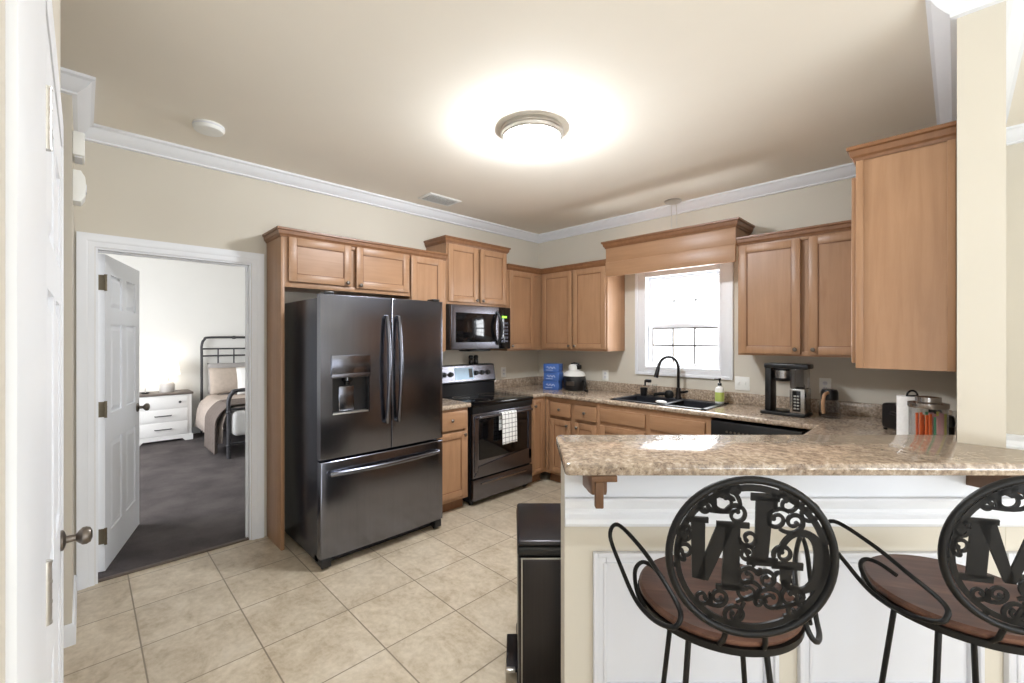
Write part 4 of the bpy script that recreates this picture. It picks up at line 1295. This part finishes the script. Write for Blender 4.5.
MB().box(-tw2 - 0.051, -tw2 - 0.01, -0.137, -0.115, 0.0345, 0.0495, 0.004).build('pedal_end', 'nickel', pdl)

# ------------------------------------------------------------------ bar stools
SEAT_Z = 0.785
RB = 0.178                                  # radius of the round back
LEAN = math.radians(7)
BACK_C = Vector((0, -0.245, 0.995))

def disc_pt(p, q, d=0.0):
    """point on the leaning back disc, p to the right, q up in units of RB"""
    p, q = p * 0.955, q * 1.02
    return Vector((BACK_C.x + p * RB, BACK_C.y - q * RB * math.sin(LEAN) + d * math.cos(LEAN), BACK_C.z + q * RB * math.cos(LEAN) + d * math.sin(LEAN)))

def flat_poly(mb, pts, th=0.005):
    lo = [mb.bm.verts.new(disc_pt(p, q, -th / 2)) for p, q in pts]
    hi = [mb.bm.verts.new(disc_pt(p, q, th / 2)) for p, q in pts]
    n = len(pts)
    fs = [mb.bm.faces.new(lo), mb.bm.faces.new(hi[::-1])]
    for i in range(n):
        fs.append(mb.bm.faces.new((lo[i], hi[i], hi[(i + 1) % n], lo[(i + 1) % n])))
    bmesh.ops.recalc_face_normals(mb.bm, faces=fs)

def ribbon(mb, pts, w_, th=0.005):
    """flat cut-plate stroke along 2d points"""
    P = [Vector(q) for q in pts]
    n = len(P)
    L, R_ = [], []
    for i in range(n):
        d = (P[min(i + 1, n - 1)] - P[max(i - 1, 0)]).normalized()
        nn = Vector((-d.y, d.x))
        ww = w_[i] if isinstance(w_, list) else w_
        L.append(P[i] + nn * ww / 2)
        R_.append(P[i] - nn * ww / 2)
    V = []
    for dd in (-th / 2, th / 2):
        V.append(([mb.bm.verts.new(disc_pt(q.x, q.y, dd)) for q in L], [mb.bm.verts.new(disc_pt(q.x, q.y, dd)) for q in R_]))
    fs = []
    (l0, r0), (l1, r1) = V
    for i in range(n - 1):
        fs += [mb.bm.faces.new((l0[i], l0[i + 1], r0[i + 1], r0[i])), mb.bm.faces.new((l1[i], r1[i], r1[i + 1], l1[i + 1])),
               mb.bm.faces.new((l0[i], l1[i], l1[i + 1], l0[i + 1])), mb.bm.faces.new((r0[i], r0[i + 1], r1[i + 1], r1[i]))]
    fs += [mb.bm.faces.new((l0[0], r0[0], r1[0], l1[0])), mb.bm.faces.new((l0[-1], l1[-1], r1[-1], r0[-1]))]
    bmesh.ops.recalc_face_normals(mb.bm, faces=fs)

def scroll(mb, c, r, a0, turns, w_=0.05, tail=None):
    """a spiral curl that ends in a blob, optional tail point it grows from"""
    pts = []
    n = 26
    for i in range(n + 1):
        u = i / n
        a = a0 + turns * 2 * PI * u
        rr = 1.18 * r * (1 - 0.66 * u)
        pts.append((c[0] + rr * math.cos(a), c[1] + rr * math.sin(a)))
    ws = [w_ * (1.1 - 0.35 * i / n) for i in range(n + 1)]
    if tail:
        p0 = Vector(pts[0]); t0 = (Vector(pts[0]) - Vector(pts[1])).normalized()
        t1 = Vector(tail)
        mid = p0 + t0 * (t1 - p0).length * 0.5
        ext = [tuple(t1 * (1 - u) ** 2 + mid * 2 * u * (1 - u) + p0 * u * u) for u in [k / 8 for k in range(8)]]
        pts = ext + pts
        ws = [w_ * 0.9] * 8 + ws
    ribbon(mb, pts, ws)
    e = pts[-1]
    flat_poly(mb, [(e[0] + w_ * 0.62 * math.cos(k * PI / 5), e[1] + w_ * 0.62 * math.sin(k * PI / 5)) for k in range(10)], 0.0056)

def serif(mb, x0, x1, q, h=0.07):
    flat_poly(mb, [(x0, q - h / 2), (x1, q - h / 2), (x1, q + h / 2), (x0, q + h / 2)])

def letter_N(mb):     # seen from behind, so mirrored
    flat_poly(mb, [(-0.74, 0.48), (-0.56, 0.46), (-0.54, -0.33), (-0.70, -0.30)])
    flat_poly(mb, [(-0.32, 0.42), (-0.13, 0.42), (-0.11, -0.42), (-0.33, -0.42)])
    flat_poly(mb, [(-0.40, 0.44), (-0.20, 0.42), (-0.50, -0.33), (-0.66, -0.30)])
    serif(mb, -0.80, -0.52, 0.46); serif(mb, -0.42, -0.02, 0.42); serif(mb, -0.40, -0.04, -0.40)
def letter_I(mb):
    flat_poly(mb, [(0.04, 0.80), (0.25, 0.80), (0.22, -0.04), (0.06, -0.04)])
    serif(mb, -0.02, 0.32, 0.79, 0.09); serif(mb, -0.03, 0.34, -0.03, 0.10)
def letter_G(mb):
    pts, ws = [], []
    for i in range(30):
        a = math.radians(165 - i * (165 + 140) / 29)
        pts.append((0.60 + 0.255 * math.cos(a), 0.0 + 0.37 * math.sin(a)))
        ws.append(0.07 + 0.12 * math.exp(-((a) / 0.9) ** 2))
    ribbon(mb, pts, ws)
    serif(mb, 0.27, 0.64, -0.06, 0.09)
    flat_poly(mb, [(0.36, -0.06), (0.52, -0.06), (0.50, -0.32), (0.40, -0.34)])
def letter_M(mb):
    flat_poly(mb, [(-0.72, 0.40), (-0.50, 0.40), (-0.50, -0.36), (-0.72, -0.36)])
    flat_poly(mb, [(-0.02, 0.40), (0.14, 0.40), (0.14, -0.36), (-0.02, -0.36)])
    flat_poly(mb, [(-0.66, 0.42), (-0.46, 0.42), (-0.18, -0.38), (-0.30, -0.38)])
    flat_poly(mb, [(-0.08, 0.42), (0.08, 0.42), (-0.18, -0.38), (-0.30, -0.38)])
    serif(mb, -0.80, -0.42, 0.40); serif(mb, -0.80, -0.42, -0.36, 0.09); serif(mb, -0.10, 0.22, -0.36, 0.09); serif(mb, -0.06, 0.22, 0.40)
def letter_U(mb):
    pts = [(0.42, 0.62), (0.42, 0.2), (0.45, 0.06), (0.53, 0.0), (0.61, 0.06), (0.64, 0.2), (0.64, 0.55)]
    ribbon(mb, pts, [0.12] * 4 + [0.08] * 3)
    serif(mb, 0.34, 0.5, 0.62); serif(mb, 0.57, 0.71, 0.55)
def letter_R(mb):
    flat_poly(mb, [(0.66, 0.06), (0.78, 0.06), (0.78, -0.50), (0.66, -0.50)])
    pts = [(0.72 - 0.20 * math.sin(k * PI / 10), -0.08 + 0.14 * math.cos(k * PI / 10)) for k in range(11)]
    ribbon(mb, pts, 0.07)
    flat_poly(mb, [(0.60, -0.20), (0.68, -0.22), (0.48, -0.52), (0.40, -0.50)])

SCROLLS = [((-0.33, 0.70), 0.15, 0.2, 1.2, (-0.62, 0.60)), ((-0.22, 0.86), 0.09, 4.5, -1.1, (-0.45, 0.80)), ((-0.18, 0.55), 0.11, 2.6, -1.2, (-0.52, 0.62)), ((-0.56, 0.62), 0.09, 0.0, 1.1, (-0.46, 0.84)),
           ((0.42, 0.72), 0.13, 3.4, -1.2, (0.24, 0.86)), ((0.30, 0.52), 0.11, 1.6, 1.2, (0.44, 0.62)), ((0.66, 0.62), 0.12, 2.2, -1.2, (0.42, 0.80)), ((0.50, 0.50), 0.10, 5.2, 1.1, (0.34, 0.40)),
           ((-0.80, 0.26), 0.09, 1.6, 1.2, (-0.90, 0.10)), ((-0.80, 0.04), 0.10, 4.4, -1.2, (-0.90, 0.14)), ((-0.02, 0.26), 0.10, 3.2, 1.1, (-0.10, 0.12)), ((-0.04, 0.06), 0.09, 1.4, -1.1, (0.06, -0.10)),
           ((0.40, 0.08), 0.10, 3.4, -1.2, (0.30, -0.04)), ((-0.02, -0.24), 0.11, 0.4, 1.2, (0.14, -0.12)), ((0.22, -0.26), 0.10, 2.4, -1.1, (0.10, -0.14)),
           ((-0.36, -0.54), 0.10, 4.6, 1.2, (-0.52, -0.62)), ((-0.56, -0.56), 0.09, 0.4, -1.1, (-0.44, -0.66)), ((-0.14, -0.76), 0.12, 3.8, -1.2, (-0.04, -0.58)), ((0.0, -0.44), 0.13, 0.8, 1.2, (-0.14, -0.58)),
           ((0.28, -0.52), 0.13, 2.2, -1.2, (0.10, -0.60)), ((0.52, -0.46), 0.12, 0.6, 1.2, (0.34, -0.62)), ((0.60, -0.62), 0.09, 3.6, -1.0, (0.44, -0.72)), ((0.14, -0.56), 0.07, 0.0, 1.0, None)]

def arm_pts(side):
    A = [(-0.278, 0.104, 0.868), (-0.256, 0.09, 0.911), (-0.201, -0.002, 0.890), (-0.161, -0.095, 0.860), (-0.136, -0.19, 0.838), (-0.142, -0.208, 0.812), (-0.160, -0.196, 0.795), (-0.192, -0.140, 0.778), (-0.222, -0.062, 0.776), (-0.25, 0.02, 0.812)]
    return [(-side * x if side > 0 else x, y, z) for x, y, z in A]

def stool(label, loc, rotz, letters, skip):
    s = thing('bar_stool', label, 'bar stool', loc, rotz)
    st = MB().lathe([(0.001, SEAT_Z - 0.018), (0.197, SEAT_Z - 0.018), (0.203, SEAT_Z - 0.010), (0.203, SEAT_Z - 0.003), (0.196, SEAT_Z + 0.003), (0.17, SEAT_Z + 0.001), (0.08, SEAT_Z - 0.004), (0.001, SEAT_Z - 0.006)], n=56, cap=False)
    st.build('seat', 'seat_wood', s, smooth=40)
    MB().lathe([(0.190, SEAT_Z - 0.036), (0.205, SEAT_Z - 0.036), (0.207, SEAT_Z - 0.018), (0.190, SEAT_Z - 0.018), (0.190, SEAT_Z - 0.036)], n=56, cap=False).build('seat_rim', 'black_iron', s, smooth=40)
    br_ = MB()
    n = 64
    br_.tube([disc_pt(math.cos(2 * PI * k / n), math.sin(2 * PI * k / n)) for k in range(n)], 0.0085, 10, True)
    br_.tube([(-0.05, -0.185, SEAT_Z - 0.03), (-0.045, -0.212, SEAT_Z), disc_pt(-0.24, -0.975)], 0.006, 8).tube([(0.05, -0.185, SEAT_Z - 0.03), (0.045, -0.212, SEAT_Z), disc_pt(0.24, -0.975)], 0.006, 8)
    bk_ = br_.build('back_ring', 'black_iron', s, smooth=60)
    pl = MB()
    ribbon(pl, [(0.90 * math.cos(2 * PI * k / n), 0.90 * math.sin(2 * PI * k / n)) for k in range(n + 1)], 0.075)
    for a in (0.3, 1.2, 2.2, 3.3, 4.2, 5.4):
        ribbon(pl, [(0.9 * math.cos(a), 0.9 * math.sin(a)), (1.0 * math.cos(a), 1.0 * math.sin(a))], 0.06)
    for i, (c_, r_, a_, t_, tl) in enumerate(SCROLLS):
        if i in skip: continue
        scroll(pl, c_, r_, a_, t_, 0.048, tl)
    pl.build('scroll_plate', 'black_iron', s, smooth=0)
    for nm, fn in letters:
        q = MB()
        fn(q)
        q.build('letter', 'black_iron', s, smooth=0)
    for sd in (-1, 1):
        a = MB().tube(spline(arm_pts(sd), 6, True), 0.0062, 8, True)
        hk = [(-0.14, -0.005, SEAT_Z + 0.024), (-0.165, 0.035, SEAT_Z + 0.036), (-0.19, 0.055, SEAT_Z + 0.034), (-0.212, 0.03, SEAT_Z + 0.02), (-0.214, -0.03, SEAT_Z - 0.005), (-0.200, -0.08, SEAT_Z - 0.02)]
        a.tube(spline([(-sd * x if sd > 0 else x, y, z) for x, y, z in hk], 6), 0.006, 8)
        a.build('armrest', 'black_iron', s, smooth=60)
    for (x, y) in ((-0.088, -0.088), (0.088, -0.088), (0.088, 0.088), (-0.088, 0.088)):
        MB().tube([(x, y, SEAT_Z - 0.03), (x * 1.75, y * 1.75, 0.0)], 0.0075, 8).build('leg', 'black_iron', s, smooth=60)
    rr = 0.088 * math.sqrt(2) * (1 + 0.75 * (SEAT_Z - 0.03 - 0.28) / (SEAT_Z - 0.03)) - 0.004
    MB().tube([(rr * math.cos(2 * PI * k / 40), rr * math.sin(2 * PI * k / 40), 0.28) for k in range(40)], 0.0065, 8, True).build('foot_ring', 'black_iron', s, smooth=60)
    return s
stool('black iron bar stool reading GIN backwards, brown seat, left of the two', (*R2(0.562, 1.205), 0), YAW - math.radians(9), [('n', letter_N), ('i', letter_I), ('g', letter_G)], set())
stool('black iron bar stool reading RUM backwards, brown seat, cut by the right edge', (*R2(1.226, 1.205), 0), YAW - math.radians(15), [('m', letter_M), ('u', letter_U), ('r', letter_R)], {2, 10, 11, 12, 13, 7})

# ------------------------------------------------------------------ ceiling things
CL = thing('ceiling_light', 'lit white dome ceiling light with a nickel rim', 'ceiling light', (-1.80, 1.935, H))
MB().lathe([(0.183, 0), (0.190, -0.010), (0.190, -0.026), (0.184, -0.032), (0.182, -0.048), (0.174, -0.056), (0.166, -0.054), (0.02, -0.046)], n=48).build('rim', 'nickel', CL)
MB().lathe([(0.166, -0.050), (0.160, -0.075), (0.135, -0.108), (0.095, -0.130), (0.05, -0.143), (0.001, -0.147)], n=48).build('glass_dome', 'lamp_dome', CL, smooth=60)
MB().lathe([(0.008, -0.145), (0.010, -0.153), (0.004, -0.162), (0.0005, -0.163)], n=16).build('finial', 'nickel', CL)
SD = thing('smoke_detector', 'round white smoke detector on the ceiling', 'smoke detector', (-3.106, 0.53, H))
MB().lathe([(0.078, 0), (0.08, -0.006), (0.08, -0.024), (0.072, -0.036), (0.05, -0.04), (0.001, -0.041)], n=36).build('detector_cover', 'white_plastic', SD)
MB().lathe([(0.0805, -0.010), (0.0812, -0.012), (0.0812, -0.016), (0.0805, -0.018)], n=36, cap=False).build('vent_slots', 'white_panel', SD)
CV = thing('ceiling_vent', 'white rectangular air vent in the ceiling', 'vent', (-3.29, 2.31, H))
MB().box(-0.105, 0.105, -0.17, 0.17, -0.008, 0, 0.004).build('vent_frame', 'white_plastic', CV)
MB().box(-0.075, 0.075, -0.14, 0.14, -0.0095, -0.007).build('vent_gap', 'pewter', CV)
sl = MB()
for i in range(11):
    x = -0.07 + 0.014 * i
    sl.prism([(x - 0.004, -0.009), (x + 0.004, -0.016), (x + 0.006, -0.015), (x - 0.002, -0.008)], -0.14, 0.14, 'xz')
sl.build('vent_slat', 'white_plastic', CV)
PL = thing('pendant_lamp', 'small pendant lamp on two cords hanging behind the valance', 'lamp', (-1.825, 3.86, H))
MB().lathe([(0.075, 0), (0.077, -0.006), (0.07, -0.016), (0.03, -0.030), (0.001, -0.031)], n=28).build('canopy', 'nickel', PL)
for x in (-0.014, 0.034):
    MB().tube(spline([(x * 0.3, 0, -0.028), (x, 0, -0.07), (x, 0, -0.36)], 6), 0.0028, 6).build('cord', 'nickel', PL)
MB().lathe([(0.05, -0.36), (0.06, -0.37), (0.085, -0.44), (0.082, -0.44), (0.05, -0.372), (0.001, -0.37)], (0.01, 0, 0), 24, cap=False).build('shade', 'nickel', PL)

# ------------------------------------------------------------------ bedroom
NS = thing('nightstand', 'white three-drawer nightstand with grey top in the bedroom', 'nightstand', (-7.85, 0.47, 0.006), RW)
NW = 0.66
MB().box(0, NW, 0, 0.42, 0.06, 0.665, 0.004).build('carcass', 'painted_white', NS)
MB().box(-0.02, NW + 0.02, -0.02, 0.42, 0.665, 0.695, 0.006).build('top', 'nightstand_top', NS)
MB().prism([(-0.015, 0), (0.08, 0), (0.11, 0.035), (NW - 0.11, 0.035), (NW - 0.08, 0), (NW + 0.015, 0), (NW + 0.015, 0.085), (-0.015, 0.085)], -0.015, 0.41, 'xz').build('plinth', 'painted_white', NS)
for i, (a, b_) in enumerate(((0.10, 0.28), (0.30, 0.46), (0.48, 0.645))):
    d = MB().box(0.05, NW - 0.05, -0.016, 0.0, a, b_, 0.004).build('drawer', 'painted_white', NS)
    z = (a + b_) / 2
    if i < 2:
        MB().tube([(0.24, -0.016, z), (0.24, -0.045, z), (NW - 0.24, -0.045, z), (NW - 0.24, -0.016, z)], 0.007, 8).build('handle', 'bed_iron', d)
    else:
        MB().lathe([(0.008, -0.016), (0.008, -0.03), (0.017, -0.036), (0.014, -0.046), (0.002, -0.048)], (NW - 0.14, 0, z), 14, 'y').build('knob', 'bed_iron', d)
TL = thing('table_lamp', 'lit white table lamp on the nightstand', 'lamp', (-8.06, 0.87, 0.7012))
MB().lathe([(0.085, 0), (0.09, 0.01), (0.09, 0.10), (0.07, 0.14), (0.025, 0.16), (0.02, 0.22), (0.012, 0.225), (0.012, 0.28)], n=28).build('lamp_base', 'ceramic_white', TL)
MB().lathe([(0.15, 0.25), (0.12, 0.47), (0.118, 0.47), (0.148, 0.25)], n=32, cap=False).build('lamp_shade', 'lamp_shade_lit', TL, smooth=60)
k = thing('trinket_dish', 'small dark dish on the nightstand left of the lamp', 'dish', (-8.0, 0.62, 0.7012))
MB().lathe([(0.03, 0), (0.06, 0.02), (0.056, 0.02), (0.028, 0.004)], n=20).build('dish_body', 'bed_iron', k)
MB().tube([(-0.03, 0, 0.018), (0, 0, 0.07), (0.03, 0, 0.018)], 0.006, 8).build('dish_arch', 'ceramic_white', k)

BD = thing('bed', 'black iron bed frame with pale ruffled bedding in the bedroom', 'bed', (0, 0, 0.006))
HY0, HY1 = 1.31, 2.95
hb = MB()
hz = 1.49
r_ = 0.018
hb.tube(spline([(-8.22, HY0, 0), (-8.22, HY0, hz - 0.35), (-8.22, HY0, hz - 0.13), (-8.22, HY0 + 0.035, hz - 0.035), (-8.22, HY0 + 0.13, hz), (-8.22, (HY0 + HY1) / 2, hz), (-8.22, HY1 - 0.13, hz), (-8.22, HY1 - 0.035, hz - 0.035), (-8.22, HY1, hz - 0.13), (-8.22, HY1, 0)], 5), r_, 10)
for z in (1.31, 1.20):
    hb.tube([(-8.22, HY0, z), (-8.22, HY1, z)], 0.012, 8)
for i in range(1, 8):
    y = HY0 + (HY1 - HY0) * i / 7.6
    hb.tube([(-8.22, y, 0.5), (-8.22, y, 1.31)], 0.01, 8)
    if i % 2 == 0:
        hb.ball((-8.22, y, hz), 0.026, 0.04, 0.026, 12, 8)
hb.build('headboard', 'bed_iron', BD, smooth=60)
fb = MB()
fy0, fy1 = 1.27, 2.99
fz = 0.83
fb.tube(spline([(-6.25, fy0, 0), (-6.25, fy0, fz - 0.3), (-6.25, fy0, fz - 0.12), (-6.25, fy0 + 0.04, fz - 0.03), (-6.25, fy0 + 0.13, fz), (-6.25, 2.1, fz), (-6.25, fy1 - 0.13, fz), (-6.25, fy1 - 0.04, fz - 0.03), (-6.25, fy1, fz - 0.12), (-6.25, fy1, 0)], 5), 0.024, 10)
for z in (0.60, 0.18):
    fb.tube([(-6.25, fy0, z), (-6.25, fy1, z)], 0.014, 8)
for i in range(1, 8):
    y = fy0 + (fy1 - fy0) * i / 7.6
    fb.tube([(-6.25, y, 0.18), (-6.25, y, 0.6)], 0.010, 8)
fb.ball((-6.25, fy0, 0.57), 0.032, 0.032, 0.025, 12, 8).ball((-6.25, fy0, 0.16), 0.032, 0.032, 0.025, 12, 8)
fb.build('footboard', 'bed_iron', BD, smooth=60)
MB().box(-8.18, -6.29, 1.33, 2.93, 0.25, 0.56, 0.05, 3).build('mattress', 'pillow_white', BD)
def quilt(u, v):
    x = -7.95 + u * 1.62
    W2 = 0.98
    s = (v - 0.5) * 2
    ya = 2.13 + s * W2
    half = 0.83
    d = abs(s) * W2
    if d <= half - 0.05:
        return (x, 2.13 + s * W2, 0.60 + 0.012 * math.sin(x * 9) * math.cos(ya * 7))
    k = d - (half - 0.05)
    k = k / (W2 - half + 0.05)
    sg = 1 if s > 0 else -1
    fl = 0.018 * math.sin(x * 42) * k
    return (x, 2.13 + sg * (half - 0.05 + 0.12 * math.sin(min(1, k * 2.2) * PI / 2) + fl + 0.03 * k), 0.60 - 0.42 * k ** 1.25)
MB().grid(quilt, 110, 40).build('quilt', 'linen', BD, smooth=60, solid=0.015)
def throw(u, v):
    x = -6.95 + u * 0.60 + 0.12 * v * (1 - v)
    s = v * 1.15
    fl = 0.02 * math.sin(u * 34) * min(1, s)
    if s < 0.5:
        return (x, 1.80 - s, 0.645 + 0.008 * math.sin(u * 20))
    k = (s - 0.5) / 0.65
    return (x + 0.05 * k, 1.30 - 0.15 * math.sin(min(1, 2.2 * k) * PI / 2) - fl, 0.645 - 0.575 * k ** 1.2)
tag(MB().grid(throw, 60, 40).build('throw_blanket', 'throw_grey', smooth=60, solid=0.014), 'grey ruffled throw blanket draped over the side of the bed', 'blanket')
def pillow(label, mat_, loc, rx, w_, h_, d_, rotz=0.0):
    mb = MB()
    N = 18
    for sg in (1, -1):
        def fn(u, v):
            a, b_ = 2 * u - 1, 2 * v - 1
            th = d_ / 2 * max(0.0, (1 - abs(a) ** 3)) ** 0.5 * max(0.0, (1 - abs(b_) ** 3)) ** 0.5
            pin = 1 - 0.06 * (1 - abs(b_)) * abs(a) ** 2
            return (sg * th, a * w_ / 2 * (1 - 0.05 * (1 - b_ * b_)), (b_ * (1 - 0.05 * (1 - a * a)) + 1) * h_ / 2)
        mb.grid(fn, N, N)
    bmesh.ops.remove_doubles(mb.bm, verts=mb.bm.verts[:], dist=1e-4)
    bmesh.ops.recalc_face_normals(mb.bm, faces=mb.bm.faces[:])
    mb.xform(Matrix.Rotation(rotz, 4, 'Z') @ Matrix.Rotation(rx, 4, 'Y'))
    tag(mb.build('pillow', mat_, loc=loc, smooth=60), label, 'pillow', 'pillows on the bed')
pillow('grey pillow leaning on the iron headboard', 'pillow_grey', (-8.12, 1.72, 0.62), -0.10, 0.7, 0.48, 0.16)
pillow('tan ruffled pillow in front of the grey one', 'pillow_tan', (-7.90, 1.62, 0.62), -0.2, 0.52, 0.42, 0.16)
pillow('white pillow at the doorway edge, in front on the bed', 'pillow_white', (-7.70, 1.95, 0.62), -0.2, 0.55, 0.42, 0.16)
